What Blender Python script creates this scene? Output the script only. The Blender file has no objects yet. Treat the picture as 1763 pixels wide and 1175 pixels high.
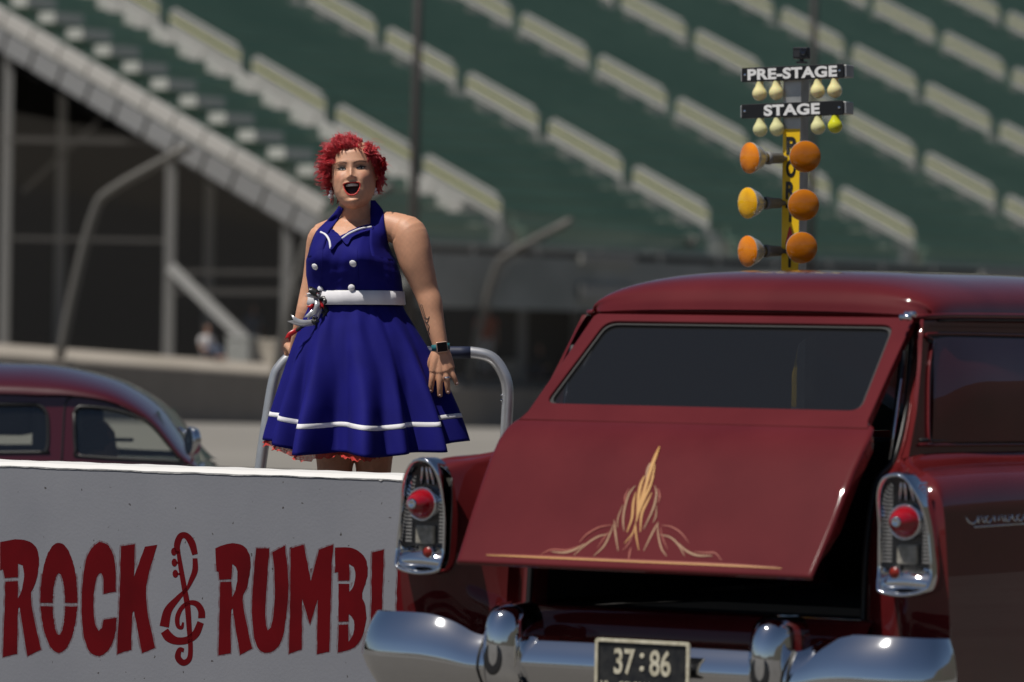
import bpy, bmesh, math, random
import numpy as np
from mathutils import Vector, Matrix
from mathutils.bvhtree import BVHTree
random.seed(7); rng = np.random.default_rng(7)
scene = bpy.context.scene
COL = scene.collection

# ---------------------------------------------------------------- camera
PW, PH, FPX = 1763.0, 1175.0, 8200.0
CAM = np.array([0.0, 0.0, 1.35])
PITCH, ROLL = math.radians(0.087), math.radians(1.0)
_fw = np.array([0, math.cos(PITCH), math.sin(PITCH)])
_r0 = np.array([1.0, 0, 0]); _u0 = np.cross(_r0, _fw)
_R = _r0*math.cos(ROLL) + _u0*math.sin(ROLL)
_U = _u0*math.cos(ROLL) - _r0*math.sin(ROLL)
cam_data = bpy.data.cameras.new('camera'); cam = bpy.data.objects.new('camera', cam_data); COL.objects.link(cam)
cam_data.sensor_width = 36.0; cam_data.lens = FPX*36.0/PW
cam_data.clip_start = 0.5; cam_data.clip_end = 6000
cam.matrix_world = Matrix(((_R[0], _U[0], -_fw[0], CAM[0]), (_R[1], _U[1], -_fw[1], CAM[1]), (_R[2], _U[2], -_fw[2], CAM[2]), (0, 0, 0, 1)))
cam_data.dof.use_dof = True; cam_data.dof.focus_distance = 16.6; cam_data.dof.aperture_fstop = 3.4
scene.camera = cam

# ---------------------------------------------------------------- sky, sun, exposure
SUN = np.array([-0.36, -0.26, 0.89]); SUN /= np.linalg.norm(SUN)
world = bpy.data.worlds.new('World'); scene.world = world; world.use_nodes = True
wn = world.node_tree.nodes; wl = world.node_tree.links
sky = wn.new('ShaderNodeTexSky'); sky.sky_type = 'NISHITA'; sky.sun_disc = False
sky.sun_elevation = math.asin(SUN[2]); sky.sun_rotation = math.atan2(SUN[0], SUN[1]); sky.altitude = 1600
sky.dust_density = 1.8
wl.new(sky.outputs[0], wn['Background'].inputs[0]); wn['Background'].inputs[1].default_value = 0.05
sd = bpy.data.lights.new('sun', 'SUN'); sd.energy = 5.0; sd.angle = math.radians(0.53); sd.color = (1.0, 0.95, 0.87)
so = bpy.data.objects.new('sun', sd); COL.objects.link(so)
so.rotation_mode = 'QUATERNION'; so.rotation_quaternion = Vector(SUN).to_track_quat('Z', 'Y'); so.location = (0, 20, 40)
scene.view_settings.view_transform = 'Standard'; scene.view_settings.look = 'None'
scene.view_settings.exposure = -0.15; scene.view_settings.gamma = 1.0; scene.view_settings.use_curve_mapping = False
scene.render.engine = 'CYCLES'

# ---------------------------------------------------------------- helpers
def ray(px, py): return _fw + _R*((px-PW/2)/FPX) - _U*((py-PH/2)/FPX)
def at(px, py, D):
    r = ray(px, py); return CAM + r*(D/r[1])
def proj(p):
    d = np.asarray(p, float)-CAM; z = d@_fw
    return np.array([PW/2+FPX*(d@_R)/z, PH/2-FPX*(d@_U)/z])
def onplane(px, py, p0, n):
    r = ray(px, py); return CAM + r*(((p0-CAM)@n)/(r@n))
def ss(a, b, x):
    t = np.clip((x-a)/(b-a), 0, 1); return t*t*(3-2*t)
def unit(v):
    v = np.asarray(v, float); return v/(np.linalg.norm(v)+1e-12)

def empty(name, loc, label=None, cat=None, group=None):
    o = bpy.data.objects.new(name, None); o.empty_display_size = 0.1; o.location = Vector(loc); COL.objects.link(o)
    tag(o, label, cat, group); return o
def tag(o, label=None, cat=None, group=None, kind=None):
    if label: o['label'] = label
    if cat: o['category'] = cat
    if group: o['group'] = group
    if kind: o['kind'] = kind
    return o
def _root_loc(o): return Vector(o.location) if o.type == 'EMPTY' else Vector((0, 0, 0))
def link(o, parent=None):
    COL.objects.link(o)
    if parent is not None:
        o.parent = parent; o.matrix_parent_inverse = Matrix.Translation(-_root_loc(parent))
    return o
def mesh(name, V, F, mat, parent=None, smooth=False):
    me = bpy.data.meshes.new(name); me.from_pydata([tuple(map(float, v)) for v in V], [], [tuple(f) for f in F]); me.update()
    return fromme(name, me, mat, parent, smooth)
def fromme(name, me, mat, parent=None, smooth=False, recalc=True):
    if recalc:
        bm = bmesh.new(); bm.from_mesh(me); bmesh.ops.recalc_face_normals(bm, faces=bm.faces); bm.to_mesh(me); bm.free()
    if smooth:
        me.polygons.foreach_set('use_smooth', [True]*len(me.polygons))
    if mat: me.materials.append(mat)
    return link(bpy.data.objects.new(name, me), parent)
def bevel(o, w, seg=2, ang=40):
    m = o.modifiers.new('bevel', 'BEVEL'); m.width = w; m.segments = seg; m.limit_method = 'ANGLE'; m.angle_limit = math.radians(ang); return o
class MB:
    def __init__(s): s.V = []; s.F = []
    def add(s, V, F):
        k = len(s.V); s.V += [np.asarray(v, float) for v in V]; s.F += [tuple(i+k for i in f) for f in F]; return s
    def box(s, c, ax, ay, az):   # centre and half axes
        c, ax, ay, az = (np.asarray(q, float) for q in (c, ax, ay, az))
        V = [c+i*ax+j*ay+k*az for i in (-1, 1) for j in (-1, 1) for k in (-1, 1)]
        return s.add(V, [(0, 1, 3, 2), (4, 6, 7, 5), (0, 4, 5, 1), (2, 3, 7, 6), (0, 2, 6, 4), (1, 5, 7, 3)])
    def beam(s, a, b, w, h, up=(0, 0, 1)):
        a = np.asarray(a, float); b = np.asarray(b, float); d = unit(b-a); sd_ = unit(np.cross(d, up)); u = np.cross(sd_, d)
        return s.box((a+b)/2, (b-a)/2, sd_*w/2, u*h/2)
    def tube(s, P, r, n=12, flat=None): V, F = tube(P, r, n, flat); return s.add(V, F)
    def build(s, name, mat, parent=None, smooth=False): return mesh(name, s.V, s.F, mat, parent, smooth)
def tube(P, r, n=12, flat=None):
    """closed tapered tube; flat=(axis vector, factor) squashes the section along an axis"""
    P = [np.asarray(p, float) for p in P]; r = list(r) if hasattr(r, '__len__') else [r]*len(P)
    V = []; F = []
    t0 = unit(P[1]-P[0]); ref = np.array([0, 0, 1.0]) if abs(t0[2]) < .9 else np.array([0, 1.0, 0]); a = unit(np.cross(t0, ref))
    for i, p in enumerate(P):
        t = unit((P[min(i+1, len(P)-1)]-P[max(i-1, 0)]))
        a = unit(a-t*(a@t)); b = np.cross(t, a)
        for k in range(n):
            q = 2*math.pi*k/n; o = (a*math.cos(q)+b*math.sin(q))*r[i]
            if flat is not None:
                ax = unit(flat[0]); o = o-ax*(o@ax)*(1-flat[1])
            V.append(p+o)
    m = len(P)
    for i in range(m-1):
        for k in range(n): F.append((i*n+k, i*n+(k+1) % n, (i+1)*n+(k+1) % n, (i+1)*n+k))
    V.append(P[0]-t0*r[0]*.5); V.append(P[-1]+unit(P[-1]-P[-2])*r[-1]*.5)
    for k in range(n):
        F.append((m*n, (k+1) % n, k)); F.append((m*n+1, (m-1)*n+k, (m-1)*n+(k+1) % n))
    return V, F
def lathe(o, axis, prof, n=24):
    """prof: list of (distance along axis, radius)"""
    o = np.asarray(o, float); ax = unit(axis); ref = np.array([0, 0, 1.0]) if abs(ax[2]) < .9 else np.array([1.0, 0, 0])
    a = unit(np.cross(ax, ref)); b = np.cross(ax, a); V = []; F = []
    for d, r in prof:
        for k in range(n):
            q = 2*math.pi*k/n; V.append(o+ax*d+(a*math.cos(q)+b*math.sin(q))*max(r, 1e-5))
    for i in range(len(prof)-1):
        for k in range(n): F.append((i*n+k, i*n+(k+1) % n, (i+1)*n+(k+1) % n, (i+1)*n+k))
    return V, F
def cr(pts, n):
    """Catmull-Rom resampling, n samples per segment"""
    P = [np.asarray(p, float) for p in pts]; out = []
    for i in range(len(P)-1):
        p1, p2 = P[i], P[i+1]; p0 = P[i-1] if i else 2*p1-p2; p3 = P[i+2] if i+2 < len(P) else 2*p2-p1
        for k in range(n):
            t = k/n; out.append(.5*((2*p1)+(p2-p0)*t+(2*p0-5*p1+4*p2-p3)*t*t+(3*p1-p0-3*p2+p3)*t**3))
    out.append(P[-1]); return out
def gridF(nr, nc, closed=False):
    F = []
    for i in range(nr-1):
        for j in range(nc-1 if not closed else nc):
            F.append((i*nc+j, i*nc+(j+1) % nc, (i+1)*nc+(j+1) % nc, (i+1)*nc+j))
    return F
def loft(rows, nu=4, nv=4):
    R1 = [cr(r, nv) for r in rows]; cols = [cr([R1[i][j] for i in range(len(R1))], nu) for j in range(len(R1[0]))]
    nr, nc = len(cols[0]), len(cols)
    return [cols[j][i] for i in range(nr) for j in range(nc)], gridF(nr, nc)
def flat2d(loops, depth=0.0, bev=0.0):
    """filled 2D shape with holes -> list of verts (x,y,z), faces"""
    cu = bpy.data.curves.new('tmp', 'CURVE'); cu.dimensions = '2D'; cu.fill_mode = 'BOTH'; cu.extrude = depth; cu.bevel_depth = bev
    for lp in loops:
        sp = cu.splines.new('POLY'); sp.points.add(len(lp)-1); sp.use_cyclic_u = True
        for i, p in enumerate(lp): sp.points[i].co = (p[0], p[1], 0, 1)
    return _cu2m(cu)
def _cu2m(cu):
    ob = bpy.data.objects.new('tmp', cu); COL.objects.link(ob); dg = bpy.context.evaluated_depsgraph_get(); dg.update()
    me = ob.evaluated_get(dg).to_mesh(); V = [tuple(v.co) for v in me.vertices]; F = [tuple(p.vertices) for p in me.polygons]
    ob.evaluated_get(dg).to_mesh_clear(); bpy.data.objects.remove(ob); bpy.data.curves.remove(cu); return V, F
def text2d(s, size, bold=0.0, depth=0.0, spacing=1.0, shear=0.0):
    cu = bpy.data.curves.new('tmp', 'FONT'); cu.body = s; cu.size = size; cu.offset = bold; cu.extrude = depth; cu.space_character = spacing
    cu.align_x = 'CENTER'; cu.align_y = 'CENTER'; cu.shear = shear; cu.fill_mode = 'BOTH'
    return _cu2m(cu)
def fit2d(V, w, h):
    A = np.array(V); lo = A.min(0); hi = A.max(0); A[:, 0] = (A[:, 0]-(lo[0]+hi[0])/2)/(hi[0]-lo[0])*w; A[:, 1] = (A[:, 1]-(lo[1]+hi[1])/2)/(hi[1]-lo[1])*h
    return A
def stroke2d(pts, widths, n=8):
    P = cr([np.array(p, float) for p in pts], n); w = cr([np.array([q]) for q in widths], n); L = []; R_ = []
    for i, p in enumerate(P):
        t = P[min(i+1, len(P)-1)]-P[max(i-1, 0)]; t = t/(np.linalg.norm(t)+1e-9); nn = np.array([-t[1], t[0]]); h = max(float(w[i][0]), .05)/2
        L.append(p+nn*h); R_.append(p-nn*h)
    return L+R_[::-1]
def stroke_strip(pts, widths, n=8):
    lp = stroke2d(pts, widths, n); m = len(lp)//2
    return lp, [(i, i+1, 2*m-2-i, 2*m-1-i) for i in range(m-1)]
def remesh(parts, voxel, smooth_it=2):
    V = []; F = []
    for v, f in parts:
        k = len(V); V += [tuple(map(float, q)) for q in v]; F += [tuple(i+k for i in g) for g in f]
    me = bpy.data.meshes.new('tmp'); me.from_pydata(V, [], F); me.update()
    bm = bmesh.new(); bm.from_mesh(me); bmesh.ops.recalc_face_normals(bm, faces=bm.faces); bm.to_mesh(me); bm.free()
    ob = bpy.data.objects.new('tmp', me); COL.objects.link(ob)
    m = ob.modifiers.new('r', 'REMESH'); m.mode = 'VOXEL'; m.voxel_size = voxel; m.use_smooth_shade = True
    if smooth_it:
        m2 = ob.modifiers.new('s', 'SMOOTH'); m2.iterations = smooth_it; m2.factor = .5
    dg = bpy.context.evaluated_depsgraph_get(); dg.update()
    out = bpy.data.meshes.new_from_object(ob.evaluated_get(dg)); bpy.data.objects.remove(ob); return out
def bvh_of(o): return BVHTree.FromPolygons([tuple(v.co) for v in o.data.vertices], [tuple(p.vertices) for p in o.data.polygons])
def hit(bvh, px, py, off=0.0):
    r = unit(ray(px, py)); h = bvh.ray_cast(Vector(CAM), Vector(r))
    if h[0] is None: return None, None
    n = np.array(h[1]);
    if n@r > 0: n = -n
    return np.array(h[0])+n*off, n

# ---------------------------------------------------------------- materials
def mat(name, col, rough=.6, metal=0.0, **kw):
    m = bpy.data.materials.new(name); m.use_nodes = True; b = m.node_tree.nodes['Principled BSDF']
    b.inputs['Base Color'].default_value = (*col, 1); b.inputs['Roughness'].default_value = rough; b.inputs['Metallic'].default_value = metal
    for k, v in kw.items(): b.inputs[k.replace('_', ' ')].default_value = v
    return m
def noisy(m, col2, scale=4.0, detail=6, lo=.35, hi=.65, bump=0.0, bscale=None, rough=None, coords='Object'):
    nt = m.node_tree; N = nt.nodes; L = nt.links; b = N['Principled BSDF']
    tc = N.new('ShaderNodeTexCoord'); no = N.new('ShaderNodeTexNoise'); no.inputs['Scale'].default_value = scale; no.inputs['Detail'].default_value = detail
    L.new(tc.outputs[coords], no.inputs['Vector']); rp = N.new('ShaderNodeValToRGB'); L.new(no.outputs['Fac'], rp.inputs[0])
    rp.color_ramp.elements[0].position = lo; rp.color_ramp.elements[1].position = hi
    rp.color_ramp.elements[0].color = b.inputs['Base Color'].default_value; rp.color_ramp.elements[1].color = (*col2, 1)
    L.new(rp.outputs[0], b.inputs['Base Color'])
    if bump:
        n2 = N.new('ShaderNodeTexNoise'); n2.inputs['Scale'].default_value = bscale or scale*6; n2.inputs['Detail'].default_value = 8
        L.new(tc.outputs[coords], n2.inputs['Vector']); bp = N.new('ShaderNodeBump'); bp.inputs['Strength'].default_value = bump; bp.inputs['Distance'].default_value = .01
        L.new(n2.outputs['Fac'], bp.inputs['Height']); L.new(bp.outputs[0], b.inputs['Normal'])
    return m
def glassmat(name, tint, refl_rough=.02, dust=.015):
    m = bpy.data.materials.new(name); m.use_nodes = True; N = m.node_tree.nodes; L = m.node_tree.links; N.remove(N['Principled BSDF'])
    tr = N.new('ShaderNodeBsdfTransparent'); tr.inputs[0].default_value = (*tint, 1); gl = N.new('ShaderNodeBsdfGlossy'); gl.inputs['Roughness'].default_value = refl_rough
    lw = N.new('ShaderNodeLayerWeight'); lw.inputs[0].default_value = .5; pw_ = N.new('ShaderNodeMath'); pw_.operation = 'POWER'; pw_.inputs[1].default_value = 5; L.new(lw.outputs['Facing'], pw_.inputs[0])
    fr = N.new('ShaderNodeMath'); fr.operation = 'MULTIPLY_ADD'; L.new(pw_.outputs[0], fr.inputs[0]); fr.inputs[1].default_value = .93; fr.inputs[2].default_value = .09
    mx = N.new('ShaderNodeMixShader'); L.new(fr.outputs[0], mx.inputs[0]); L.new(tr.outputs[0], mx.inputs[1]); L.new(gl.outputs[0], mx.inputs[2])
    du = N.new('ShaderNodeBsdfDiffuse'); du.inputs[0].default_value = (.42, .43, .45, 1); m2 = N.new('ShaderNodeMixShader'); m2.inputs[0].default_value = dust
    L.new(mx.outputs[0], m2.inputs[1]); L.new(du.outputs[0], m2.inputs[2]); L.new(m2.outputs[0], N['Material Output'].inputs[0]); return m

M = {}
M['paint'] = noisy(mat('red_car_paint', (.108, .011, .0125), .55, 0, Coat_Weight=1.0, Coat_Roughness=.03, Specular_IOR_Level=.05, Coat_IOR=1.48), (.086, .007, .0085), 3)
M['maroon'] = mat('maroon_car_paint', (.055, .003, .007), .3, 0, Coat_Weight=1.0, Coat_Roughness=.03)
M['chrome'] = mat('chrome', (.80, .81, .83), .045, 1.0)
M['steel'] = noisy(mat('galvanised_steel', (.42, .42, .42), .42, .85), (.55, .55, .54), 9)
M['alu'] = noisy(mat('aluminium', (.50, .50, .49), .4, .7), (.40, .40, .39), 14)
M['black'] = mat('black_trim', (.012, .012, .013), .45)
M['interior'] = mat('dark_cabin_cloth', (.010, .009, .009), .8)
M['rubber'] = mat('tyre_rubber', (.018, .018, .018), .75)
M['tint'] = glassmat('tinted_glass', (.09, .10, .11), dust=.022)
M['clear'] = glassmat('smoked_glass', (.80, .83, .80))
M['redlens'] = mat('red_lens', (.30, .004, .012), .08, 0, Coat_Weight=1.0)
M['redreflector'] = mat('red_reflector', (.22, .02, .012), .25)
M['grime'] = noisy(mat('weathered_lamp_lens', (.20, .19, .16), .3), (.33, .31, .27), 60)
M['plate'] = noisy(mat('plate_black', (.012, .013, .016), .35), (.03, .03, .03), 40)
M['cream'] = noisy(mat('cream_enamel', (.62, .58, .46), .45), (.45, .41, .30), 50)
M['gold'] = mat('gold_pinstripe', (.42, .20, .035), .4); M['buff'] = mat('buff_pinstripe', (.27, .135, .06), .4); M['orange'] = mat('orange_pinstripe', (.26, .035, .012), .4)
# ================================================================ THE SETTING
# ---- far wall line (racetrack wall), stand frame
WALL = [(-350, None, 71.6), (0, None, 80.0), (352, None, 89.0), (830, None, 106.0)]
wt1, wt2 = at(352, 634.6, 89.0), at(830, 667, 106.0)
wb1, wb2 = at(352, 737, 89.0), at(830, 753, 106.0)
wdir = unit(np.array([wt2[0]-wt1[0], wt2[1]-wt1[1], 0])); wlen = math.hypot(wt2[0]-wt1[0], wt2[1]-wt1[1])
def wall_pt(s, top):
    a, b = (wt1, wt2) if top else (wb1, wb2); k = s/wlen
    if k > 1: k = 1+(k-1)*.55
    p = wt1+wdir*s; return np.array([p[0], p[1], a[2]+(b[2]-a[2])*k])
wnorm = np.array([wdir[1], -wdir[0], 0])   # towards the track
def ground_z(y):
    k = (wb2[2]-wb1[2])/(wb2[1]-wb1[1]); z = wb1[2]+k*(y-wb1[1])
    return z*ss(45, 80, y) if y < 80 else max(z, -2.2)
# ground sheet
ys = [-900, -300, -60, -10, 5, 15, 25, 35, 45, 50, 55, 60, 65, 70, 75, 80, 85, 90, 95, 100, 106, 115, 130, 150, 180, 260, 600, 2500]
xs = [-2500, -600, -150, -40, -15, -6, 0, 6, 15, 40, 150, 600, 2500]
M['track'] = noisy(mat('track_concrete', (.185, .172, .152), .85), (.22, .205, .182), .25, 10, .3, .7, .15, 6)
M['asphalt'] = noisy(mat('worn_asphalt', (.075, .070, .064), .9), (.10, .094, .086), .6, 10, .3, .7, .3, 40)
ya = [-260, -120, -60, -20, 0, 10, 20, 28, 34, 40, 46, 52, 58, 64, 70, 76, 82]
Va = []
for y in ya:
    x0 = -120 if y <= 34 else 12+(y-34)*.09  # beyond the staging area, an unseen right-hand strip added to darken reflections
    for k in range(13): x = x0+(240-x0)*(k/12)**1.5; Va.append((x, y, ground_z(y)+.006))
ga_ = mesh('asphalt_pad', Va, gridF(len(ya), 13), M['asphalt']); tag(ga_, 'dark asphalt staging area in front', 'asphalt', kind='structure')
g = mesh('ground', [(x, y, ground_z(y)) for y in ys for x in xs], gridF(len(ys), len(xs)), M['track'], None, True); tag(g, 'wide pale concrete raceway ground', 'ground', kind='structure')
# unseen bank on the right and hill ring, added to darken wagon reflections
M['earth'] = noisy(mat('reflected_dark_earth', (.036, .03, .024), .95), (.03, .03, .02), .08, 8)  # kept dark for its mirror image in the wagon paint
V = []
for k in range(15):
    y = -60+k*10; c = np.array([27.0+max(0, y-20)*.10, y]); 
    for d, z in ((0, -.1), (3, 1.2+.3*math.sin(k)), (8, 4.5+.4*math.sin(k*1.7)), (15, 9.5+.6*math.sin(k*.9)), (22, 12.5+.8*math.sin(k*1.3)), (32, 13), (60, 12)): V.append((c[0]+d, c[1], z))
tag(mesh('reflection_bank', V, gridF(15, 7), M['earth'], None, True), 'added unseen brown earth bank that darkens reflections in the wagon side', 'reflection_bank', kind='structure')
V = []
for k in range(73):
    a = math.radians(5*k)
    for r_, z in ((520, -3), (600, 14+6*math.sin(k*.7)), (760, 34+12*math.sin(k*.43)+6*math.sin(k*1.1)), (1100, 30)): V.append((math.sin(a)*r_, math.cos(a)*r_+40, z))
tag(mesh('reflection_hills', V, gridF(73, 4), M['earth'], None, True), 'added unseen ring of low slopes that darkens horizon reflections', 'reflection_hills', kind='structure')
# terrace behind the wall
M['terrace'] = noisy(mat('terrace_concrete', (.31, .275, .225), .9), (.36, .32, .27), .5)
S = [-45, -30, -20, -10, 0, 10, 20, 40, 70, 130]; V = []
for d, dz in ((.2, -.02), (1.6, .26), (6, .32), (24, .40), (60, .5), (200, .6)):
    for s in S:
        p = wall_pt(s, True)-wnorm*d; p[2] += dz; V.append(p)
t = mesh('terrace', V, gridF(6, len(S)), M['terrace'], None, True); tag(t, 'sunlit concrete terrace behind the track wall', 'terrace', kind='structure')
# wall
M['trackwall'] = noisy(mat('track_wall_concrete', (.26, .228, .19), .9), (.30, .262, .22), 1.2, 6, .3, .7, .2, 8)
SS = list(range(-45, 131, 5)); V = []
prof = [(0, 0, False), (.02, 0, True), (-.05, .03, True), (-.42, .03, True), (-.45, -.2, True)]
for s in SS:
    t_, b_ = wall_pt(s, True), wall_pt(s, False); b_[2] -= .3
    V += [b_, t_+wnorm*.0-np.array([0, 0, .05]), t_-wnorm*.05, t_-wnorm*.42, b_-wnorm*.45]
fw_ = mesh('track_wall', V, gridF(len(SS), 5), M['trackwall']); tag(fw_, 'long grey-brown concrete track wall below the grandstand', 'wall')

# ---- grandstand ------------------------------------------------------------
al = math.radians(53); SL = np.array([math.cos(al), math.sin(al), 0]); SU = np.array([-math.sin(al), math.cos(al), 0]); SRISE = .46
SP0 = at(560, 378, 105.0)
def st(t, u, dz=0.0): return SP0+SL*t+SU*u+np.array([0, 0, SRISE*u+dz])
ZT = wall_pt(20, True)[2]-.1
stand = empty('grandstand', st(0, 0)*np.array([1, 1, 0])+np.array([0, 0, ZT]), 'large grandstand with rows of green benches behind the track wall', 'grandstand')
M['green'] = noisy(mat('green_bench', (.15, .235, .185), .7), (.18, .265, .21), .35, 8)
M['deck'] = noisy(mat('weathered_deck', (.42, .425, .39), .8), (.46, .465, .43), .4)
M['palerail'] = mat('pale_aluminium_rail', (.42, .41, .39), .6, .1); M['yellow_rail'] = mat('yellow_nosing', (.55, .52, .22), .6)
M['stringer'] = mat('stringer_grey', (.24, .245, .25), .6, .3); M['understeel'] = mat('stand_steel', (.20, .20, .195), .6, .3)
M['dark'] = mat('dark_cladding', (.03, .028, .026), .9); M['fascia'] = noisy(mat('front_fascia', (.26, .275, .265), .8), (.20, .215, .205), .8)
ROW, NR, LEN = .88, 30, 84.0
AISLES = [6.1+8.72*k for k in range(9)]
def row_mesh(i, u0, segs, dz, du, h, d, nm, m):
    b = MB()
    for t0, t1 in segs:
        c0, c1 = st(t0, u0, dz), st(t1, u0, dz); b.box((c0+c1)/2+np.array([0, 0, h/2])+SU*du, (c1-c0)/2, SU*d/2, (0, 0, h/2))
    return b.build(nm, m, stand)
cut = [0.6]
for a in AISLES: cut += [a-.55, a+.55]
cut.append(LEN); SEG = [(cut[k], cut[k+1]) for k in range(0, len(cut), 2)]
for i in range(-1, NR):
    u = i*ROW; dz = 0.0
    b = MB(); z0 = SP0[2]+SRISE*u
    # deck tread and riser as one stepped board
    b.box(st(LEN/2, u+ROW/2, -SRISE*ROW/2-.03), SL*LEN/2, SU*(ROW/2-.004), (0, 0, .03))
    b.box(st(LEN/2, u+ROW-.02, -SRISE*ROW/2), SL*LEN/2, SU*.015, (0, 0, SRISE*ROW/2+.02))
    b.build('deck_tread', M['deck'], stand)
    bb = MB()
    for t0, t1 in SEG:
        base = SRISE*0; c = (st(t0, u)+st(t1, u))/2; hl = (st(t1, u)-st(t0, u))/2
        bb.box(c+SU*.52+np.array([0, 0, .40-.0]), hl, SU*.15, (0, 0, .02))
        bb.box(c+SU*.70+np.array([0, 0, .58]), hl, SU*.018, (0, 0, .13))
        bb.box(c+SU*.50+np.array([0, 0, .20]), hl, SU*.012, (0, 0, .18))
    bb.build('bench_row', M['green'], stand)
# aisle handrails: looped rails with infill bars, one every third row
for ai, a in enumerate(AISLES):
    # aisle steps
    b = MB()
    for i in range(NR*2):
        u = i*ROW/2; b.box(st(a, u+ROW/4, -.02), SL*.5, SU*ROW*.25, (0, 0, .10))
    b.build('aisle_stair', M['deck'], stand)
    for k in range(-1, 9):
        uc = .9+2.64*k+(.25*math.sin(ai*2.1)); hl = 1.13
        if uc < -.6: continue
        rb = MB()
        for h, e in ((.80, .12), (.70, .0), (.40, .0), (.30, .0)):
            rb.beam(st(a, uc-hl+e, h), st(a, uc+hl-e, h), .05, .06)
        rb.beam(st(a, uc-hl, .05), st(a, uc-hl, .72), .03, .03, SL); rb.beam(st(a, uc+hl, .05), st(a, uc+hl, .74), .03, .03, SL)
        hr = rb.build('handrail', M['palerail'], stand)
        MB().beam(st(a, uc-hl, .555), st(a, uc+hl, .555), .05, .045).build('yellow_bar', M['yellow_rail'], hr)
# end parapet of the first section and the end stringer with step ends
b = MB()
for i in range(NR):
    b.beam(st(4.9, i*ROW+.02, .30), st(4.9, (i+1)*ROW-.02, .30), .12, .50+.05*(i % 2))
b.build('side_parapet', M['palerail'], stand)
b = MB(); b2 = MB(); b3 = MB()
for i in range(NR):
    b.beam(st(0, i*ROW+.03, .22), st(0, (i+1)*ROW-.03, .22), .18, .34)
    b2.beam(st(-.05, i*ROW, -.30), st(-.05, (i+1)*ROW-.1, -.30), .14, .46)
    b3.box(st(1.3, i*ROW+.35, .55), SL*.5, SU*.25, (0, 0, .12))
b.build('end_curb', M['palerail'], stand); b2.build('end_stringer', M['stringer'], stand); b3.build('end_step', M['deck'], stand)
# underside skin and rear wall keep the space under the rows dark
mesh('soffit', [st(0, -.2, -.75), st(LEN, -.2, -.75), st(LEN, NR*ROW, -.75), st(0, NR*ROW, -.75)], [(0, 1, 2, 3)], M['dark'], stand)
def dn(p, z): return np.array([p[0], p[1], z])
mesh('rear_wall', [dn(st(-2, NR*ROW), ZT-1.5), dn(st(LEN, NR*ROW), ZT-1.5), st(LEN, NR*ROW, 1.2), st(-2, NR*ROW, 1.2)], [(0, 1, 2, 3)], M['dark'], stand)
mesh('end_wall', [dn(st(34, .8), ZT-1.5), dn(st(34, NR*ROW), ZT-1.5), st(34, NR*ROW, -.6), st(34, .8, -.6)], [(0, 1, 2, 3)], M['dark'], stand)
# columns, raking and level braces
def ucol(px): return float((onplane(px, 400, st(.15, 0), SL)-st(.15, 0))@SU)
for t_, us in ((.15, (1.2, ucol(293), ucol(10), 16.0, 22.0)), (8.9, (1.2, 6, 11, 16)), (17.6, (1.2, 6, 11)), (26.3, (1.2, 6))):
    for u in us:
        p = st(t_, u, -.5); MB().beam(dn(p, ZT-.8), p, .24, .24, (0, 1, 0)).build('column', M['understeel'], stand)
def ep(px, py):   # a point of the stand's end plane
    return onplane(px, py, st(.15, 0), SL)
for (x0, y0, x1, y1, w) in ((296, 462, 450, 612, .26), (40, 330, 200, 180, .10), (300, 502, 640, 505, .13), (300, 468, 640, 470, .10), (10, 240, 300, 245, .12), (0, 410, 300, 415, .10)):
    MB().beam(ep(x0, y0), ep(x1, y1), w, w, (0, 1, 0)).build('brace', M['understeel'] if w > .2 else M['dark'], stand)
M['boardgrey'] = mat('pale_grey_board', (.26, .26, .245), .7)
# front walkway: fascia, posts and rails
MB().box(st(LEN/2, -1.63, -.62), SL*LEN/2, SU*.72, (0, 0, .08)).build('front_walkway', M['fascia'], stand)
MB().box(st(LEN/2, -2.38, -.20), SL*LEN/2, SU*.03, (0, 0, .60)).build('front_fascia', M['fascia'], stand)
for k in range(34):
    MB().beam(st(k*2.4, -2.30, -.5), st(k*2.4, -2.30, .60), .07, .07, SL).build('rail_post', M['understeel'], stand)
for h in (.5, .2): MB().beam(st(0, -2.30, h), st(LEN, -2.30, h), .05, .05).build('front_rail', M['understeel'], stand)
for (t_) in (7.2, 24.6):
    for h in (.05, -.72): MB().box(st(t_, -2.5, h+.4), SL*1.05, SU*.05, (0, 0, .10 if h > 0 else .17)).build('gate_board', M['boardgrey'], stand)
# ---- catch fence on the wall ------------------------------------------------
fence = empty('catch_fence', wall_pt(-5, True), 'tall debris fence with inward bent steel posts on the track wall', 'fence')
M['postgrey'] = mat('fence_post', (.13, .125, .115), .6, .4)
m = bpy.data.materials.new('chain_link'); m.use_nodes = True; N = m.node_tree.nodes; L = m.node_tree.links
tr = N.new('ShaderNodeBsdfTransparent'); mx = N.new('ShaderNodeMixShader'); mx.inputs[0].default_value = .16; N['Principled BSDF'].inputs['Base Color'].default_value = (.34, .33, .32, 1)
L.new(tr.outputs[0], mx.inputs[1]); L.new(N['Principled BSDF'].outputs[0], mx.inputs[2]); L.new(mx.outputs[0], N['Material Output'].inputs[0]); M['link'] = m
def fence_shape(s):
    p = wall_pt(s, True)-wnorm*.2; r = wnorm; z = np.array([0, 0, 1.0])
    return cr([p-z*.05, p+z*1.4+r*.30, p+z*2.55+r*.62, p+z*2.95+r*.95, p+z*3.7+r*2.35], 4)
smap = [np.linalg.norm((onplane(px, py, wt1, wnorm)-wt1)[:2])*sgn for px, py, sgn in ((120, 606, -1), (490, 628, 1), (818, 652, 1))]
sp = [smap[0]-11, smap[0], smap[1], smap[2], smap[2]+11, smap[2]+22, smap[2]+33]
for s in sp: MB().tube(fence_shape(s), .085, 10).build('post', M['postgrey'], fence, True)
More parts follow.
